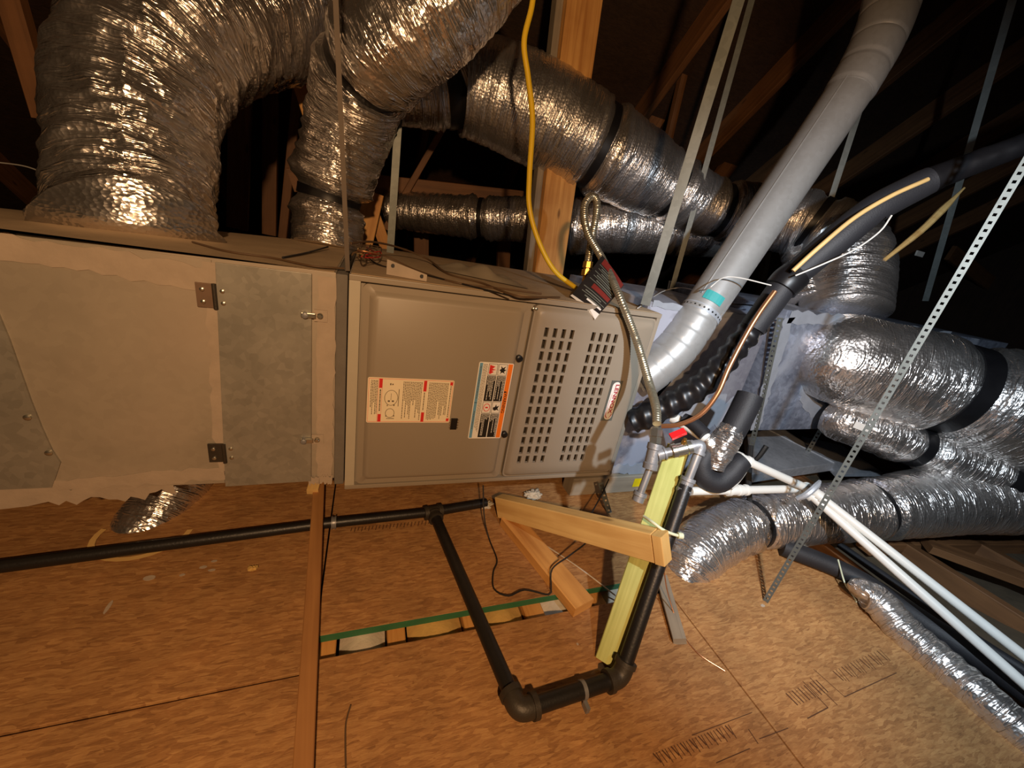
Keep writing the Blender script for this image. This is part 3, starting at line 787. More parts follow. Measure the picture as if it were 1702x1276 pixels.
flex('flex_duct', [(542, 412, 1.30, 50), (545, 370, 1.29, 52), (548, 328, 1.27, 52), (560, 280, 1.24, 63), (585, 200, 1.18, 66), (604, 130, 1.10, 72), (640, 78, 1.02, 82), (710, 18, .97, 84), (784, -60, .95, 84), (840, -130, .95, 84)],
     'upright foil duct with two black bands bending over above the gasket', bands=(2.0, 5.35), amp=.009, n=110, step=.005, k1=9, k2=30, jitter=.3, seed=5)
flex('flex_duct', [(600, 150, 1.42, 42), (660, 152, 1.44, 48), (715, 148, 1.47, 56), (742, 146, 1.48, 64), (775, 142, 1.50, 72), (880, 182, 1.56, 76), (990, 243, 1.64, 70), (1055, 280, 1.70, 62), (1112, 312, 1.76, 50), (1180, 345, 1.82, 44), (1270, 362, 1.82, 48), (1350, 376, 1.74, 50), (1405, 420, 1.68, 58), (1402, 520, 1.62, 60)],
     'long foil duct sloping past the pine stud down to the supply plenum', bands=(3.0, 6.0, 8.0, 9.2, 11.0), amp=.006, n=100, step=.006, ms='foil_tight', k1=6, k2=46, seed=9)
flex('flex_duct', [(622, 356, 2.06, 22), (660, 350, 2.06, 28), (800, 362, 2.05, 33), (880, 366, 2.02, 35), (955, 376, 1.98, 42), (1030, 374, 1.95, 44), (1110, 380, 2.0, 40), (1190, 392, 2.1, 34)],
     'slim level foil duct running behind the pine stud', bands=(.6, 2.0, 3.85), amp=.008, n=72, step=.007, k1=6, k2=50, seed=13)
flex('flex_duct', [(1372, 585, 1.56, 60), (1392, 594, 1.50, 72), (1440, 608, 1.47, 76), (1500, 624, 1.45, 78), (1578, 645, 1.42, 80), (1700, 686, 1.36, 88), (1880, 750, 1.28, 96), (2300, 900, 1.12, 105)],
     'fat foil duct with one wide black band leaving the supply plenum face', bands=(4.0,), amp=.007, n=110, step=.005, k1=9, k2=22, jitter=.4, seed=17, band_w=.062)
flex('flex_duct', [(1376, 690, 1.58, 26), (1402, 700, 1.54, 34), (1470, 722, 1.50, 36), (1525, 742, 1.49, 37), (1600, 768, 1.46, 40), (1660, 790, 1.44, 42), (1800, 840, 1.38, 46), (2100, 920, 1.28, 50)],
     'thin foil duct hung just below the fat banded duct', bands=(2.9, 5.0), amp=.006, n=80, step=.005, k1=10, k2=24, jitter=.3, seed=19, band_w=.05)
flex('flex_duct', [(1128, 972, 1.16, 34), (1150, 926, 1.20, 44), (1190, 893, 1.26, 44), (1250, 870, 1.31, 42), (1330, 856, 1.37, 45), (1398, 850, 1.41, 46), (1446, 846, 1.43, 47), (1550, 832, 1.46, 53), (1650, 825, 1.49, 58), (1692, 822, 1.50, 58), (1840, 815, 1.54, 62), (2200, 800, 1.62, 66)],
     'foil duct lying along the floor and diving through the boards', bands=(3.0, 6.0, 9.2), amp=.006, n=96, step=.005, k1=7, k2=44, seed=23, band_w=.02)
flex('flex_duct', [(1426, 990, 1.12, 14), (1434, 985, 1.12, 23), (1460, 1000, 1.10, 24), (1500, 1046, 1.05, 26), (1560, 1098, .985, 28), (1640, 1168, .90, 31), (1760, 1270, .81, 35)],
     'small spiral-ribbed foil sleeve lying on the boards beside black foam pipe', amp=.003, n=56, step=.004, k1=12, k2=40, wrinkle=.0016, seed=29)
flex('flex_duct', [(300, 790, 1.09, 44), (282, 822, 1.06, 44), (262, 852, 1.03, 44), (240, 884, 1.0, 43), (228, 915, 1.0, 42)],
     'short foil duct stub dropping through the floor below the return duct', amp=.006, n=72, step=.006, k1=9, k2=36, seed=31)
# crumpled foil collar on the plenum roof, behind the copper line
flex('flex_duct', [(1345, 505, 1.72, 46), (1350, 470, 1.73, 38), (1345, 430, 1.76, 34), (1330, 400, 1.80, 30)],
     'stubby crumpled foil collar standing on the supply plenum roof', amp=.014, n=64, step=.006, k1=12, k2=30, jitter=.8, seed=37)
# cut rim round the floor stub
mb = MB(); c = P(240, 886, Z=.002)
for k in range(16):
    a, b = PI*.9+PI*1.1*k/16, PI*.9+PI*1.1*(k+1)/16
    f = lambda t, e: V(c.x+(.085+e)*math.cos(t), c.y+(.075+e)*math.sin(t), .003)
    mb.quad(f(a, 0), f(b, 0), f(b, .012), f(a, .012))
mb.build('cut_rim', 'pine_pale', floor)

# ================================================================ FLUE VENT
fl = thing('flue_vent', 'silver metal flue pipe climbing from a segmented elbow beside the furnace', 'flue pipe', P(1085, 640, D=1.26))
ctrl = pxpath([(1066, 628, 1.25, 34), (1092, 608, 1.245, 34), (1122, 580, 1.24, 34), (1146, 548, 1.235, 33.5), (1166, 516, 1.23, 33)])
p, r = spline(ctrl, .006)
def gore(a, s, rr): return -.0022 if (s % .052) < .006 else 0
mb = MB(); mb.tube(p, r, 40, gore); mb.build('elbow', 'vent_steel', fl, smooth=True)
q0, q1 = P(1160, 526, D=1.232), P(1416, 146, D=1.20)
mb = MB(); n_ = 30; mb.tube([q0.lerp(q1, k/n_) for k in range(n_+1)], [31.5*1.246/F+(35*1.20/F-31.5*1.246/F)*k/n_ for k in range(n_+1)], 40); sp_ = mb.build('straight_pipe', 'vent_steel', fl, smooth=True)
ctrl = pxpath([(1408, 158, 1.20, 36.5), (1430, 122, 1.195, 37), (1452, 82, 1.19, 38), (1470, 40, 1.185, 39), (1482, 0, 1.18, 40), (1492, -60, 1.17, 42), (1505, -240, 1.12, 44), (1520, -480, 1.08, 46)])
p, r = spline(ctrl, .006)
mb = MB(); mb.tube(p, r, 40, lambda a, s, rr: -.003 if (s % .085) < .007 else 0); mb.build('upper_elbow', 'vent_steel', fl, smooth=True)
ax = (q1-q0).normalized()
mb = MB(); mb.tube([q1-ax*.010, q1-ax*.004, q1+ax*.004, q1+ax*.010], [.066, .0685, .0685, .066], 40); mb.build('joint_bead', 'galv', fl, smooth=True)
mb = MB(); sd = ax.cross(V(0, 1, 0)).normalized()
face = (EYE-q0); face = (face-ax*face.dot(ax)).normalized(); sidev = ax.cross(face)
rr = 33*1.22/F; off = (face*.88-sidev*.47).normalized()
mb.beam(q0+ax*.05+off*(rr+.0005), q1-ax*.02+off*(rr+.003), .003, .0022, sidev); mb.build('lock_seam', 'vent_steel', fl)
# strap clamp and sticker
c = q0+ax*.012; mb = MB(); mb.tube([c-ax*.010, c+ax*.010], .0645, 40); cl = mb.build('hanger_clamp', 'galv', fl, smooth=True)
mb = MB()
for k in range(28):
    a = 2*PI*k/28; dr = face*math.cos(a)+sidev*math.sin(a); mb.lathe(c+dr*.0642, dr, [(0, .0032), (.0006, .0032)], 8)
mb.build('clamp_hole', 'zip_black', cl)
c2 = q0+ax*.052; a0 = -.35; mb = MB()
for k in range(6):
    a, b = a0+.16*k, a0+.16*(k+1)
    f = lambda t, h: c2+ax*h+(face*math.cos(t)+sidev*math.sin(t))*.0638
    mb.quad(f(a, -.014), f(b, -.014), f(b, .016), f(a, .016))
mb.build('teal_sticker', 'teal', fl)

# ================================================================ HANGER STRAPS
def strap(p0, p1, w, label, perf=False, cat='strap', group=None, facing=None, th=.0012, m_='strap_steel'):
    p0, p1 = Vector(p0), Vector(p1); L = (p1-p0).normalized()
    if p1.z > 1: p1 = p0 + L*((roofz(p0.y)-.16-p0.z)/L.z)      # hung from the rafters
    l = (p1-p0).length
    f = (EYE-(p0+p1)/2) if facing is None else Vector(facing); f = (f-L*f.dot(L)).normalized(); s = L.cross(f)
    mb = MB()
    if not perf: mb.beam(p0, p1, w, th, s)
    else:
        n = max(3, int(l/(w*1.05))); c = l/n
        for k in range(n):
            a = p0+L*(c*k); m = a+L*(c/2); e = a+L*c; h = w*.20
            o = [a-s*w/2, a+s*w/2, e+s*w/2, e-s*w/2]; q = [m-L*h-s*h*.0-s*h, m-L*h+s*h, m+L*h+s*h, m+L*h-s*h]
            for zz in (0, 1):
                d = f*(th*zz)
                for i in range(4):
                    j = (i+1) % 4; mb.quad(o[i]+d, o[j]+d, q[j]+d, q[i]+d)
            for i in range(4):
                j = (i+1) % 4; mb.quad(q[i], q[j], q[j]+f*th, q[i]+f*th)
            mb.quad(o[0], o[3], o[3]+f*th, o[0]+f*th); mb.quad(o[1], o[2], o[2]+f*th, o[1]+f*th)
    return tag(mb.build('hanger_strap', m_), label, cat, group)
strap(P(1072, 507, Y=.945), P(1240, -40, Y=.945), .026, 'wide plain galvanised hanger strap rising from the furnace corner by the flue')
strap(P(1113, 494, Y=1.52), P(1266, -60, Y=1.52), .022, 'plain hanger strap rising from the rear furnace corner before foil duct')
strap(P(1336, 470, Y=1.50), P(1462, 80, Y=1.50), .024, 'plain hanger strap half hidden behind the silver flue')
strap(P(648, 428, Y=1.50), P(672, 40, Y=1.50), .024, 'plain hanger strap beside the upright banded foil duct')
strap(P(578, 450, Y=.93), P(556, -40, Y=.93), .009, 'thin dusty hanger strap in front of the upright foil duct', m_='strap_dusty')
strap(P(1270, 1003, Y=.473), P(1712, 258, Y=.473), .0135, 'long perforated hanger strap tied to the white drain pipes', perf=True)
strap(P(1538, 500, Y=1.25), P(1700, -60, Y=1.25), .024, 'plain hanger strap rising behind the plenum edge near the roof')
strap(P(1297, 528, Y=.944), P(1243, 770, Y=.944), .018, 'perforated strap fastened down the plenum corner seam', perf=True)
strap(P(1372, 700, Y=1.05), P(1342, 752, Y=1.05), .018, 'short perforated strap tail hanging under the supply plenum', perf=True)
strap(P(998, 802, Y=.90), P(1013, 852, Y=.86), .017, 'short bent perforated strap tail hanging under the furnace end', perf=True)

# ================================================================ GAS PIPING
gp = thing('gas_pipe', 'black iron gas pipe run across the floor boards with elbows and a riser', 'pipe', (.2, .92, 0))
R1 = .0155; zp = .0185
A0, A1, A2, A3 = V(-1.0, .842, zp), V(-.088, .914, zp), V(.206, .926, zp), V(.38, .949, zp)
mb = MB(); mb.tube([A0, A1, A2, A3], R1*.9, 18); mb.build('floor_run', 'black_iron', gp, smooth=True)
B1, B2 = V(.288, .372, zp+.004), V(.520, .380, zp+.004)
mb = MB(); mb.tube([A2, B1], R1, 18); mb.build('branch_run', 'black_iron', gp, smooth=True)
mb = MB(); mb.tube([B1, B2], R1*1.02, 18); mb.build('cross_run', 'black_iron', gp, smooth=True)
T0 = P(1140, 806, D=.885); T1 = P(1166, 738, D=.885)
mb = MB(); mb.tube([B2, T0], [R1, R1*.95], 18); mb.build('riser', 'black_iron', gp, smooth=True)
def fit_ring(name, c, axis, r, l, m_, parent):
    axis = Vector(axis).normalized()
    mb = MB(); mb.lathe(Vector(c)-axis*l/2, axis, [(0, r*.9), (0, r*1.12), (l*.22, r*1.14), (l*.25, r), (l*.75, r), (l*.78, r*1.14), (l, r*1.12), (l, r*.9)], 20)
    return mb.build(name, m_, parent, smooth=True)
def elbow(name, c, d0, d1, r, l, m_, parent):
    d0, d1 = Vector(d0).normalized(), Vector(d1).normalized(); c = Vector(c)
    pts = [c+d0*l, c+d0*l*.5]+[c+d0*(l*.5*(1-t)**2)+d1*(l*.5*t**2) for t in (.25, .5, .75)]+[c+d1*l*.5, c+d1*l]
    e = smooth_tube(name, [(p_, r) for p_ in pts], m_, parent, 18, .004)
    for d in (d0, d1):
        mb = MB(); mb.lathe(c+d*l*.72, d, [(0, r), (0, r*1.16), (l*.30, r*1.16), (l*.30, r*.8)], 20); mb.build('bead', m_, e, smooth=True)
    return e
elbow('elbow_fitting', B1, (A2-B1), (B2-B1), R1*1.28, .036, 'iron_fitting', gp)
elbow('elbow_fitting', B2, (B1-B2), (T0-B2), R1*1.25, .034, 'iron_fitting', gp)
fit_ring('tee_fitting', A2, A3-A2, R1*1.2, .055, 'iron_fitting', gp)
fit_ring('tee_branch', A2+(B1-A2).normalized()*.022, (B1-A2), R1*1.25, .026, 'iron_fitting', gp)
fit_ring('coupling', A1+V(.022, .001, 0), A2-A1, R1*1.05, .012, 'galv_pipe', gp)
c = B1.lerp(B2, .60); mb = MB(); mb.tube([c-V(.004, 0, 0), c+V(.004, 0, 0)], R1*1.12, 18); mb.build('pipe_strap', 'galv_pipe', gp, smooth=True)
mb = MB(); mb.box((c.x-.004, c.y-.03, 0), (c.x+.004, c.y-.014, .014)); mb.build('pipe_strap', 'galv_pipe', gp)
# riser top: reducer, nipple, elbow, valve, tee, drip leg
fit_ring('reducer', T0, T1-T0, .0148, .036, 'malleable', gp)
mb = MB(); mb.tube([T0, T1], .0098, 16); mb.build('nipple', 'galv_pipe', gp, smooth=True)
TE = P(1086, 757, D=.895)
elbow('elbow_fitting', T1, (T0-T1), (TE-T1), .0128, .024, 'malleable', gp)
mb = MB(); mb.tube([T1, TE], .0105, 16); mb.build('nipple', 'galv_pipe', gp, smooth=True)
vd = (TE-T1).normalized(); vc = T1+vd*.046
va = fit_ring('shutoff_valve', vc, vd, .0145, .044, 'chrome_nut', gp)
disc('valve_stem', vc, (0, 0, 1), [(0, .006), (.022, .006), (.022, .004), (.028, .004)], 'brass', va, 12)
hd = P(1118, 726, D=.885); h0 = P(1140, 716, D=.88)
mb = MB(); mb.beam(h0-V(.002, 0, 0), hd-V(.006, 0, 0), .016, .008, (0, 1, .3)); hh = mb.build('valve_handle', 'red_plastic', va)
tp, td = P(1089, 738, D=.895), P(1080, 778, D=.895)
fit_ring('tee_fitting', (tp+td)/2, tp-td, .0148, (tp-td).length*1.05, 'malleable', gp)
fit_ring('tee_branch', TE-vd*.018, vd, .0140, .020, 'malleable', gp)
DL = P(1062, 826, D=.895)
mb = MB(); mb.tube([td, DL], .0082, 16); mb.build('drip_leg', 'galv_pipe', gp, smooth=True)
dd = (DL-td).normalized()
mb = MB(); mb.lathe(DL-dd*.012, dd, [(0, .0095), (0, .0152), (.008, .0158), (.009, .0135), (.022, .0135), (.023, .009)], 18); mb.build('drip_cap', 'malleable', gp, smooth=True)
# flexible connector from the furnace valve
ho = thing('gas_hose', 'corrugated steel gas hose looping above the furnace and hanging before its doors', 'hose', P(1090, 720, D=.895))
rows = [(976, 444, 1.20, 6), (982, 405, 1.20, 6), (992, 350, 1.19, 6), (990, 330, 1.18, 6), (980, 328, 1.17, 6), (971, 346, 1.16, 6), (976, 385, 1.15, 6), (1002, 432, 1.13, 6), (1030, 494, 1.035, 6.2), (1058, 566, 1.055, 6.6), (1078, 634, 1.02, 6.8), (1090, 676, .93, 6.8), (1092, 704, .895, 6.8)]
p, r = spline(pxpath(rows), .0016)
mb = MB(); mb.tube(p, r, 16, lambda a, s, rr: .0007*math.sin(s*2*PI/.0065)); mb.build('corrugated_tube', 'steel_hose', ho, smooth=True)
hx = (P(1092, 704, D=.895)-P(1089, 738, D=.895)).normalized()
mb = MB(); mb.lathe(P(1089, 736, D=.895), hx, [(0, .011), (0, .0135), (.014, .0135), (.015, .0105), (.017, .0105), (.017, .0145), (.032, .0145), (.037, .011)], 6); mb.build('hex_nut', 'chrome_nut', ho)
bx0_ = P(976, 446, D=1.20); mb = MB(); bxd = (P(972, 470, D=1.21)-bx0_).normalized()
mb.lathe(bx0_-bxd*.02, bxd, [(0, .011), (0, .015), (.018, .016), (.02, .011), (.024, .011), (.024, .016), (.042, .016), (.044, .010), (.075, .010)], 8); mb.build('brass_fitting', 'brass', ho)
# instruction booklet tied to the hose
bk = thing('instruction_booklet', 'dark printed instruction tag tied round the gas hose', 'tag', P(998, 480, D=1.07))
cs = [P(1001, 424, D=1.10), P(1037, 474, D=1.10), P(996, 522, D=1.035), P(951, 489, D=1.06)]
def tagpt(u, v, h=0):
    a = cs[0].lerp(cs[1], u); b = cs[3].lerp(cs[2], u); p_ = a.lerp(b, v)
    n_ = (cs[1]-cs[0]).cross(cs[3]-cs[0]).normalized()
    if n_.dot(EYE-p_) < 0: n_ = -n_
    return p_ + n_*(h+.012*math.sin(PI*v)+.004*math.sin(PI*u))
def tagpatch(name, u0, u1, v0, v1, h, m_, th=.0012, nu=4, nv=8):
    mb = MB()
    for lay in (h, h-th):
        for i in range(nu+1):
            for j in range(nv+1): mb.v.append(tagpt(u0+(u1-u0)*i/nu, v0+(v1-v0)*j/nv, lay))
    q = (nu+1)*(nv+1); e = nv+1
    for lay in (0, 1):
        for i in range(nu):
            for j in range(nv): k = lay*q+i*e+j; mb.f.append((k, k+e, k+e+1, k+1)); mb.uv.append(None)
    for i in range(nu):
        for j in (0, nv): k = i*e+j; mb.f.append((k, k+e, k+e+q, k+q)); mb.uv.append(None)
    for j in range(nv):
        for i in (0, nu): k = i*e+j; mb.f.append((k, k+1, k+1+q, k+q)); mb.uv.append(None)
    return mb.build(name, m_, bk, smooth=True)
tagpatch('booklet_cover', 0, 1, 0, 1, 0, 'booklet')
tagpatch('red_block', .12, .98, .01, .17, .0006, 'booklet_red', .0005)
tagpatch('red_block', .30, .95, .60, .70, .0006, 'booklet_red', .0005)
for k in range(16):
    v = .20+.045*k
    if .58 < v < .72: continue
    u0 = (.10, .22, .14, .3)[k % 4]; u1 = (.95, .9, .97, .8)[(k*3) % 4]
    tagpatch('printed_line', u0, u1, v, v+.012+.008*(k % 2), .0008, 'booklet_ink', .0004, 3, 1)
tagpatch('printed_line', .42, .95, .90, .935, .0008, 'label_white', .0004, 3, 1)
mb = MB(); a, b, c_, d = cs[3], cs[2], P(989, 531, D=1.03), P(948, 491, D=1.065)
mid = P(972, 510, D=1.045)
mb.v += [a, a.lerp(b, .5)+V(0, -.012, 0), b, c_, mid, d]; mb.f.append((0, 1, 4, 5)); mb.f.append((1, 2, 3, 4)); mb.uv += [None, None]
o = mb.build('white_page', 'label_white', bk); o.modifiers.new('thick', 'SOLIDIFY').thickness = .0012
# yellow CSST
rows = [(893, -60, .98, 4.6), (884, 10, 1.0, 4.8), (871, 70, 1.02, 4.8), (878, 130, 1.05, 4.8), (885, 200, 1.08, 4.8), (880, 290, 1.11, 4.6), (880, 345, 1.13, 4.4), (895, 400, 1.16, 4.2), (922, 450, 1.19, 4), (962, 482, 1.22, 4)]
tag(smooth_tube('gas_line', pxpath(rows), 'yellow_pvc', None, 12, .006), 'bright yellow jacketed gas tubing dropping to the furnace top', 'tubing')

# ================================================================ REFRIGERANT LINES
ls_ = thing('suction_line', 'thick black insulated refrigerant line wrapped in tape beside the flue', 'pipe', P(1060, 690, D=1.24))
rows = [(1052, 700, 1.24, 20), (1075, 690, 1.22, 21), (1130, 664, 1.18, 20), (1180, 628, 1.15, 20), (1230, 570, 1.12, 19), (1255, 540, 1.11, 19)]
smooth_tube('taped_section', pxpath(rows), 'black_tape', ls_, 22, .003, lambda a, s, rr: .0035*math.sin(s*2*PI/.042+a)+.002*noise.noise((math.cos(a)*3, math.sin(a)*3, s*60)))
rows = [(1250, 546, 1.11, 20), (1280, 505, 1.09, 20.5), (1308, 468, 1.07, 21), (1340, 440, 1.05, 22), (1390, 398, 1.02, 24), (1450, 350, .99, 24), (1520, 312, .97, 23), (1545, 300, .96, 22)]
smooth_tube('foam_section', pxpath(rows), 'black_foam', ls_, 22, .008)
rows = [(1535, 304, .965, 21), (1600, 278, .94, 19), (1702, 240, .90, 18), (1800, 200, .87, 18), (2150, 60, .80, 18)]
smooth_tube('taped_section', pxpath(rows), 'black_tape', ls_, 22, .004, lambda a, s, rr: .002*noise.noise((math.cos(a)*3, math.sin(a)*3, s*40)))
rows = [(1297, 480, 1.075, 25), (1308, 468, 1.07, 26), (1322, 456, 1.065, 25)]
smooth_tube('tape_band', pxpath(rows), 'black_tape', ls_, 22, .004)
rows = [(1100, 708, 1.15, 4), (1130, 705, 1.12, 4), (1165, 688, 1.09, 4), (1192, 655, 1.07, 4), (1212, 610, 1.06, 4), (1238, 560, 1.05, 4), (1262, 520, 1.04, 4), (1288, 484, 1.03, 4)]
lq = thing('liquid_line', 'bare copper tube curving beside the black insulated refrigerant line', 'tube', P(1100, 708, D=1.15))
smooth_tube('copper_tube', pxpath(rows), 'copper', lq, 12, .006)
rows = [(1318, 450, 1.01, 3.6), (1362, 410, .985, 3.6), (1420, 362, .96, 3.6), (1480, 326, .945, 3.6), (1542, 298, .935, 3.6)]
smooth_tube('copper_tube', pxpath(rows), 'wire_tan', lq, 12, .006)
rows = [(1322, 458, 1.0, 1.3), (1370, 438, .98, 1.3), (1420, 415, .965, 1.3), (1462, 385, .95, 1.3), (1482, 358, .945, 1.3)]
tag(smooth_tube('control_wire', pxpath(rows), 'wire_white', None, 6, .01), 'thin white control wire stuck along the black foam line', 'wire')
rows = [(1470, 440, 1.5, 3), (1540, 380, 1.45, 4), (1600, 316, 1.4, 5)]
tag(smooth_tube('wood_sliver', pxpath([(1470, 432, 1.5, 3), (1530, 384, 1.47, 5), (1565, 350, 1.45, 5.5), (1603, 312, 1.43, 1.5)]), 'pine_pale', None, 8, .02), 'pale split wood sliver behind the black refrigerant line', 'wood')

# ================================================================ CONDENSATE DRAIN
tr = thing('drain_trap', 'black foam covered condensate trap with foil wrapped joint', 'drain trap', P(1190, 800, D=1.13))
smooth_tube('vent_stub', pxpath([(1247, 656, 1.12, 20), (1241, 670, 1.12, 20.5), (1228, 696, 1.12, 20.5), (1214, 722, 1.12, 20)]), 'black_foam', tr, 22, .006)
smooth_tube('foil_joint', pxpath([(1218, 712, 1.12, 20), (1206, 732, 1.12, 23), (1194, 755, 1.12, 21), (1188, 780, 1.12, 14)]), 'foil', tr, 32, .004, lambda a, s, rr: .004*noise.noise((math.cos(a)*2.5, math.sin(a)*2.5, s*50)))
smooth_tube('foil_joint', pxpath([(1172, 728, 1.13, 13), (1185, 742, 1.125, 16), (1196, 752, 1.12, 14)]), 'foil', tr, 32, .004, lambda a, s, rr: .003*noise.noise((math.cos(a)*2.5, math.sin(a)*2.5, s*50)))
smooth_tube('trap_bend', pxpath([(1176, 752, 1.13, 16), (1166, 772, 1.13, 18), (1172, 792, 1.13, 19), (1192, 800, 1.13, 19), (1212, 788, 1.13, 18), (1226, 772, 1.13, 17), (1236, 764, 1.13, 15)]), 'black_foam', tr, 22, .006)
smooth_tube('inlet_pipe', pxpath([(1118, 694, 1.2, 9), (1150, 712, 1.16, 9.5), (1176, 730, 1.13, 9.5)]), 'white_pvc', tr, 16, .01)
smooth_tube('inlet_foam', pxpath([(1136, 696, 1.17, 10), (1152, 704, 1.15, 11), (1172, 722, 1.12, 11)]), 'black_foam', tr, 18, .008)
def pvc(name, rows, label, fits):
    t = thing(name, label, 'pipe', P(rows[0][0], rows[0][1], D=rows[0][2]))
    pts = [P(a, b, D=d) for a, b, d in rows]; R = .0122
    for k in range(len(pts)-1):
        mb = MB(); mb.tube([pts[k], pts[k+1]], R, 18); mb.build('pipe_length', 'white_pvc', t, smooth=True)
    for k in range(1, len(pts)-1):
        elbow('elbow_fitting', pts[k], pts[k-1]-pts[k], pts[k+1]-pts[k], R*1.28, .034, 'white_pvc', t)
    for (k, f, l) in fits:
        fit_ring('coupling', pts[k].lerp(pts[k+1], f), pts[k+1]-pts[k], R*1.22, l, 'white_pvc', t)
    return t
pvc('drain_pipe', [(1228, 760, 1.14), (1352, 816, 1.22), (1720, 1104, .93)], 'white plastic drain pipe sloping from the foam trap to the eave', [(0, .06, .05)])
pvc('drain_pipe', [(1148, 816, 1.13), (1336, 812, 1.24), (1720, 1152, .90)], 'white plastic drain pipe passing level behind the green post', [(0, .36, .05), (0, .44, .03)])
tag(smooth_tube('vent_stub', pxpath([(1210, 808, 1.14, 8), (1222, 796, 1.145, 8), (1232, 780, 1.15, 9)]), 'white_pvc', None, 14, .01), 'short white pipe stub between the trap and the level drain pipe', 'pipe')
smo = [(1338, 806), (1352, 830)]
tag(smooth_tube('tie_strip', pxpath([(1326, 828, 1.17, 4), (1340, 822, 1.15, 5), (1356, 808, 1.15, 5), (1362, 800, 1.17, 3)]), 'galv', None, 8, .01), 'bent metal strip binding both drain pipes to the perforated strap', 'strip')
tag(smooth_tube('hanging_cable', pxpath([(1248, 740, 1.32, 4), (1244, 790, 1.32, 5), (1246, 830, 1.30, 4), (1250, 900, 1.24, 4)]), 'zip_black', None, 8, .02), 'black strap hanging past the drain pan to the floor duct', 'strap')
tag(smooth_tube('cable_stub', pxpath([(1252, 768, 1.30, 3), (1262, 758, 1.29, 4), (1274, 741, 1.28, 4.5)]), 'zip_black', None, 8, .01), 'short black cable stub over the drain pan', 'cable')
# black foam line sets on the floor, right
tag(smooth_tube('foam_line', [(P(1300, 908, Z=.03), .030), (P(1420, 958, Z=.03), .028), (P(1560, 1050, Z=.03), .030), (P(1640, 1100, Z=.03), .032), (P(1760, 1185, Z=.03), .034)], 'black_foam', None, 18, .02), 'black foam insulated pipe lying under the small foil sleeve', 'pipe')
tag(smooth_tube('foam_line', [(P(1395, 905, Z=.0), .012), (P(1480, 965, Z=.0), .014), (P(1600, 1048, Z=.0), .014), (P(1720, 1125, Z=.0), .014)], 'black_foam', None, 14, .02), 'slim black line on the floor under the white drain pipes', 'pipe')
tag(smooth_tube('pale_cord', [(P(1393, 930, Z=.06), .0022), (P(1404, 968, Z=.035), .0022), (P(1415, 985, Z=.005), .0022), (P(1424, 1000, Z=.003), .0022)], 'white_tie', None, 6, .01), 'pale tie cord across the black foam pipe', 'cord')

# ================================================================ TIMBER
pb, pt = V(.523, .425, .0), P(1128, 744, D=.945)
pd = (pt-pb).normalized()
po = thing('pipe_post', 'leaning green treated post that carries the gas riser', 'post', pb)
vdir = (EYE-(pb+pt)/2); vdir = (vdir-pd*vdir.dot(pd)).normalized(); sdir = pd.cross(vdir)
mb = MB(); mb.beam(pb+pd*.0, pt, .050, .034, sdir*1.0+vdir*.12); mb.build('post_timber', 'treated', po)
tag(smooth_tube('cable_tie', pxpath([(1070, 858, .875, 2.4), (1085, 868, .845, 2.6), (1105, 882, .835, 2.6), (1128, 890, .84, 2.6), (1131, 886, .86, 2.4)]), 'white_tie', None, 10, .006), 'pale plastic cable tie wrapped round green post and riser', 'cable tie')
disc('locking_head', P(1130, 890, D=.84), V(1, -.3, 0), [(-.005, .004), (-.005, .007), (.006, .007), (.006, .004)], 'white_tie', bpy.data.objects['cable_tie'], 10)
b0, b1 = P(832, 840, Z=.045), P(1090, 906, D=.835)
br = thing('brace_board', 'pine brace board rising from the floor to the green post', 'board', b0)
mb = MB(); mb.beam(b0, b1, .066, .036, (.15, -.35, 1)); mb.build('brace_timber', 'pine_pale', br)
e_ = (b1-b0).normalized()
up_ = V(.15, -.35, 1); up_ = (up_-e_*up_.dot(e_)).normalized()
mb = MB(); mb.beam(b1+e_*.013-up_*.033, b1+e_*.013+up_*.031, .036, .022, e_.cross(up_)); mb.build('end_cleat', 'pine_pale', br)
lumber('floor_plate', P(846, 862, Z=.016), P(970, 1010, Z=.016), .064, .03, (1, -.4, 0), 'pine', 'flat pine board on the floor beneath the brace board', 'board')
lumber('floor_piece', P(1100, 960, Z=.02), P(1130, 1066, Z=.012), .03, .02, (1, 0, .4), 'grey_wood', 'narrow grey strip on the floor behind the green post', 'board')  # narrow grey strip lying low beside the post
lumber('floor_batten', (-.047, .12, .012), (-.122, 1.12, .05), .029, .026, (1, 0, 0), 'batten', 'long pine batten laid over the gas pipe up to the duct', 'board')
lumber('floor_piece', (-.128, 1.0, .06), (-.122, 1.07, .075), .03, .02, (1, 0, 0), 'pine_pale', 'small pale offcut at the end of the batten', 'offcut')
# stud behind the furnace and other framing
st = thing('roof_stud', 'bright orange pine stud standing behind the furnace', 'stud', P(905, 480, Y=1.70))
a, b = P(904, 500, Y=1.70), P(977, -60, Y=1.70)
mb = MB(); mb.beam(a, b, .145, .040, (1, .05, 0)); mb.build('stud_timber', 'pine', st)
mb = MB(); mb.beam(a+V(-.088, .03, 0), b+V(-.088, .03, 0), .028, .05, (1, 0, 0)); mb.build('stud_side_face', 'grey_wood', st)  # stud's narrow left face as a separate strip, its shade put into grey wood
mb = MB(); c0, c1 = P(928, 166, Y=1.66), P(926, 106, Y=1.66); mb.beam(c0, c1, .034, .006, (1, 0, 0)); ct = mb.build('duct_strap', 'black_tape'); tag(ct, 'black strap end nailed to the orange pine stud', 'strap')
mb = MB(); mb.beam(P(934, 126, Y=1.655), P(962, 170, Y=1.60), .028, .006, (1, 0, .5)); tag(mb.build('duct_strap', 'black_tape'), 'black strap slanting from the pine stud to the sloping duct', 'strap')
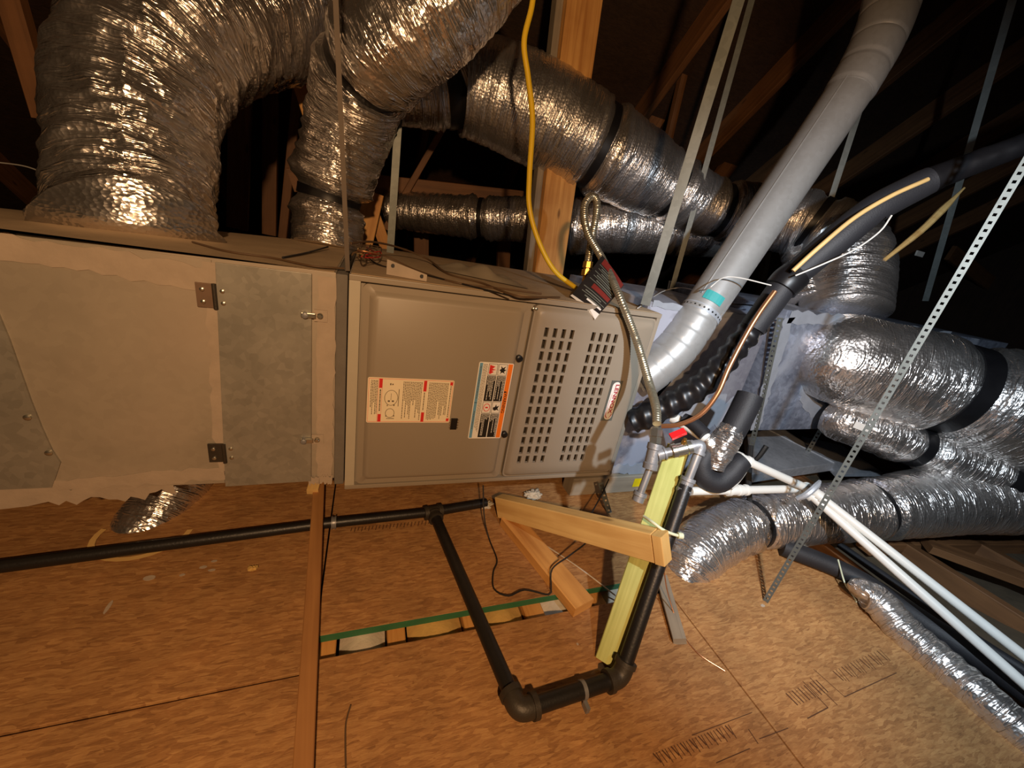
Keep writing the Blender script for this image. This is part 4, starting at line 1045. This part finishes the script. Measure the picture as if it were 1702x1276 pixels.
FR = [((494, 105), (528, 215), 1.95, .075, 'pine', 'orange pine brace end showing between two tall foil ducts'),
      ((484, 300), (516, 296), 2.05, .09, 'truss', 'small brown blocking between the tall foil ducts'),
      ((622, 320), (596, 440), 1.85, .075, 'pine', 'slanting orange pine brace behind the upright foil duct'),
      ((648, 430), (612, 330), 1.95, .05, 'pine', 'thin orange pine web behind the upright foil duct'),
      ((605, 308), (900, 338), 2.35, .11, 'truss', 'brown level timber above the slim level duct'),
      ((395, 380), (405, -60), 2.5, .09, 'truss', 'dark upright timber right of the huge foil elbow'),
      ((448, 390), (452, -60), 2.7, .07, 'truss', 'second dark upright timber between the foil ducts'),
      ((470, 395), (500, 100), 2.5, .04, 'truss', 'thin dark web beside the upright foil duct'),
      ((8, -40), (78, 200), 1.7, .05, 'truss', 'grey slanting timber behind the huge foil elbow'),
      ((700, 470), (700, 380), 2.6, .09, 'truss', 'dark short stud below the slim level duct'),
      ((835, 470), (838, 390), 2.7, .09, 'truss', 'dark stud by the pine stud foot below the duct'),
      ((640, 380), (790, 120), 2.3, .03, 'truss', 'thin dark diagonal web behind the foil ducts'),
      ((1010, 330), (1260, -80), 2.5, .10, 'truss', 'brown diagonal truss web right of the pine stud'),
      ((1090, 330), (1190, -60), 2.8, .08, 'truss', 'steep brown truss web behind the wide hanger strap'),
      ((1170, 330), (1460, -60), 2.6, .12, 'truss', 'broad brown diagonal web crossing behind the flue'),
      ((1095, 300), (1150, 60), 2.3, .04, 'truss', 'narrow upright web behind the sloping duct end'),
      ((1340, 260), (1500, 90), 3.1, .12, 'truss', 'faint brown rafter tie behind the silver flue'),
      ((1400, 290), (1700, 420), 2.7, .14, 'truss', 'dark brown beam behind the black refrigerant line'),
      ((1580, 420), (1760, 560), 2.5, .14, 'truss', 'dark beam sloping above the fat banded duct'),
      ((1225, 480), (1255, 400), 2.2, .06, 'grey_wood', 'pale stub timber behind the flue near the coil case'),
      ((1262, 490), (1275, 420), 2.3, .05, 'grey_wood', 'second pale stub timber behind the refrigerant line')]
for (a, b, Y, w, m_, lab) in FR:
    lumber('roof_timber', P(*a, Y=Y), P(*b, Y=Y), w, .038, (1, 0, .2) if abs(b[1]-a[1]) > abs(b[0]-a[0])*.6 else (0, 0, 1), m_, lab, 'timber')
mb = MB(); a = P(1530, 422, Y=1.7); mb.box((a.x-.04, a.y, a.z-.016), (a.x+.04, a.y+.01, a.z+.016)); tag(mb.build('paper_label', 'label_white'), 'small white label on the dark timber behind the hanger strap', 'label')
plate_ = P(1440, 712, D=1.43)
mb = MB(); a, b = P(1420, 705, D=1.455), P(1458, 719, D=1.44); mb.beam(a, b, .026, .002, (b-a).cross(EYE-a)); tag(mb.build('duct_label', 'label_white'), 'white printed label stuck on the thin foil duct', 'label')
# shadowed beam and plank on the far floor
lumber('far_joist', P(1540, 905, Z=.0), P(1760, 985, Z=.0), .07, .03, (0, 1, 0), 'truss', 'pale plank on the far floor beyond the drain pipes', 'board')
lumber('far_joist', P(1440, 905, Z=-.05), P(1760, 905, Z=-.05), .06, .06, (0, 1, 0), 'truss', 'dark timber under the floor foil duct', 'board')

# ================================================================ WIRES AND SMALL THINGS
def wire(name, pts, r, m_, label, cat='wire', step=.01):
    return tag(smooth_tube(name, [(Vector(p_), r) for p_ in pts], m_, None, 8, step), label, cat)
wire('thermostat_wire', [P(803, 806, Y=.905), P(805, 860, Y=.84), P(813, 895, Z=.01), P(826, 930, Z=.006), P(820, 950, Z=.006), P(821, 978, Z=.006), P(845, 990, Z=.012), P(872, 980, Z=.012), P(912, 988, Z=.004), P(916, 975, Z=.02), P(918, 945, Z=.05), P(948, 922, Z=.07), P(978, 896, Z=.09), P(978, 865, Z=.10), P(1000, 822, Y=.86), P(1012, 796, Y=.90)], .0021, 'wire_black', 'thin black wire trailing from the furnace across the boards')
zt = FZ1+.004
wire('control_wire', [P(583, 404, Z=zt+.05), P(620, 402, Z=zt+.05), P(665, 412, Z=zt+.035), P(710, 430, Z=zt+.012), P(745, 455, Z=zt), P(800, 470, Z=zt), P(862, 492, Z=zt), P(930, 494, Z=zt)], .0028, 'wire_brown', 'brown control wire arching over the furnace top')
wire('control_wire', [P(585, 424, Z=zt+.02), P(595, 418, Z=zt+.03), P(640, 425, Z=zt+.02), P(690, 448, Z=zt), P(760, 470, Z=zt), P(840, 480, Z=zt), P(900, 488, Z=zt)], .0024, 'wire_brown', 'looped brown wire lying beside the white junction plate')
wire('control_wire', [P(582, 432, Z=zt+.01), P(584, 422, Z=zt+.02), P(600, 417, Z=zt+.02), P(630, 440, Z=zt), P(700, 455, Z=zt), P(850, 492, Z=zt)], .002, 'wire_black', 'dark wire running low along the furnace top edge')
wire('control_wire', [P(1060, 512, Z=zt), P(1100, 485, Z=zt+.03), P(1130, 478, Z=zt+.05), P(1170, 482, D=1.15), P(1210, 460, D=1.12), P(1295, 477, D=1.06)], .0018, 'wire_white', 'pale thin wire looping across the flue elbow')
wire('control_wire', [P(1085, 500, Z=zt), P(1150, 506, D=1.33), P(1210, 505, D=1.36), P(1262, 508, D=1.36)], .0022, 'wire_black', 'dark wire running along the coil case roof')
wire('duct_wire', [P(320, 402, Z=DZ1+.004), P(380, 418, Z=DZ1+.004), P(450, 428, Z=DZ1+.004), P(520, 442, Z=DZ1+.006), P(572, 446, Z=DZ1+.006)], .0022, 'wire_brown', 'thin brown wire lying along the return duct top edge')
wire('duct_wire', [P(470, 428, Z=DZ1+.004), P(510, 420, Z=DZ1+.006), P(545, 410, Z=DZ1+.012)], .0026, 'wire_black', 'short dark wire on the duct top below the upright foil duct')
wire('far_wire', [P(-20, 268, D=1.0), P(40, 276, D=.96), P(84, 292, D=.9)], .0016, 'wire_white', 'faint pale wire reaching the huge foil elbow')
wire('floor_wire', [P(583, 1172, Z=.003), P(575, 1200, Z=.003), P(574, 1240, Z=.003), P(575, 1290, Z=.003)], .0014, 'wire_brown', 'thin brown wire scrap on the boards near the batten')
wire('floor_wire', [P(1104, 950, Z=.12), P(1110, 985, Z=.06), P(1130, 1045, Z=.004), P(1160, 1085, Z=.003), P(1205, 1115, Z=.003)], .0014, 'copper', 'thin copper wire trailing off the post over the boards')
wire('floor_wire', [P(905, 905, Z=.003), P(965, 945, Z=.003), P(1030, 995, Z=.003)], .0018, 'wire_white', 'pale cord lying on the boards behind the green post')
# wire nut bundle
bn = thing('wire_bundle', 'tangle of orange and brown wires with a connector on the furnace', 'wire', P(615, 424, Z=zt))
random.seed(5)
for k, m_ in enumerate(('copper', 'wire_brown', 'label_red', 'wire_tan', 'wire_brown')):
    pts = [(P(605+random.uniform(-12, 28), 418+random.uniform(-12, 10), Z=zt+.008+random.uniform(0, .03)), .0017) for _ in range(5)]
    smooth_tube('wire_strand', pts, m_, bn, 6, .006)
# junction plate with knock-out
jp = thing('junction_plate', 'dusty white metal bracket with a round hole on the furnace top', 'bracket', P(670, 455, Z=FZ1))
q = [P(642, 456, Z=FZ1+.002), P(709, 468, Z=FZ1+.002)]
h = V(0, 0, .034)
mb = MB(); mb.hexa([q[0], q[1], q[1]+V(0, .004, 0), q[0]+V(0, .004, 0)], [q[0]+h, q[1]+h*.45, q[1]+h*.45+V(0, .004, 0), q[0]+h+V(0, .004, 0)]); mb.build('bracket_plate', 'mastic_tan', jp, bevel=.0008)
for t_, hz in ((.15, .022), (.87, .010)):
    c = q[0].lerp(q[1], t_)+V(0, -.0006, hz); disc('knockout', c, (0, -1, 0), [(0, .0045), (.0006, .0045)], 'zip_black', jp, 12)
# crumpled plastic sheet / dust on furnace top
mb = MB(); nx, ny = 26, 10
A, B = P(730, 448, Z=zt), P(880, 480, Z=zt)
for i in range(nx+1):
    for j in range(ny+1):
        p_ = A.lerp(B, i/nx)+V(0, .16*j/ny, 0); e = math.sin(PI*i/nx)*math.sin(PI*j/ny)
        mb.v.append(p_+V(0, 0, e*(.016+.03*abs(noise.noise((p_.x*14, p_.y*14, 1)))) ))
for i in range(nx):
    for j in range(ny): k = i*(ny+1)+j; mb.f.append((k, k+ny+1, k+ny+2, k+1)); mb.uv.append(None)
tag(mb.build('crumpled_wrap', 'grey_wood', smooth='all'), 'crumpled dusty wrapping lying on the furnace top', 'wrapping')
# fluff of insulation
def fluff(name, c, r, label, m_='insulation_white', sq=.6):
    bm = bmesh.new(); bmesh.ops.create_icosphere(bm, subdivisions=4, radius=1)
    for v in bm.verts:
        n_ = v.co.normalized(); k = 1+.5*noise.noise(n_*2.3+Vector(c)*9)+.35*noise.noise(n_*6+Vector(c))
        v.co = Vector((n_.x*r*k*1.3, n_.y*r*k, (n_.z*.5+.5)*r*k*sq*1.6))+Vector(c)
    me = bpy.data.meshes.new(name); bm.to_mesh(me); bm.free(); me.materials.append(M[m_])
    for p_ in me.polygons: p_.use_smooth = True
    o = bpy.data.objects.new(name, me); COL.objects.link(o); return tag(o, label, 'insulation')
fluff('insulation_tuft', P(885, 826, Z=.0), .022, 'white insulation tuft under the slotted furnace end')
fluff('insulation_tuft', P(806, 842, Z=.002), .016, 'white insulation tuft at the foot of the brace board')
fluff('insulation_tuft', P(420, 946, Z=.0), .0075, 'small yellow insulation crumb on the boards left of the batten', 'insulation')
fluff('insulation_tuft', P(1318, 908, Z=.0), .03, 'pale insulation tuft beside the black foam pipe')

# dried paint splashes on the boards by the floor stub
for (x, y, rx, ry) in ((248, 960, .018, .010), (303, 955, .009, .005), (338, 942, .012, .006), (356, 932, .010, .005), (352, 947, .012, .005), (180, 1008, .006, .022), (1268, 1006, .012, .006), (960, 1070, .004, .004)):
    c = P(x, y, Z=.0008); mb = MB(); n_ = 14
    pts = [V(c.x+.6*rx*math.cos(2*PI*k/n_)*(1+.3*noise.noise((k*1.3, x, 0))), c.y+.7*ry*math.sin(2*PI*k/n_)*(1+.3*noise.noise((k*1.7, y, 4))), .0) for k in range(n_)]
    mb.hexa(pts, [p_+V(0, 0, .0009) for p_ in pts]); mb.build('paint_splash', 'mastic_tan', floor)
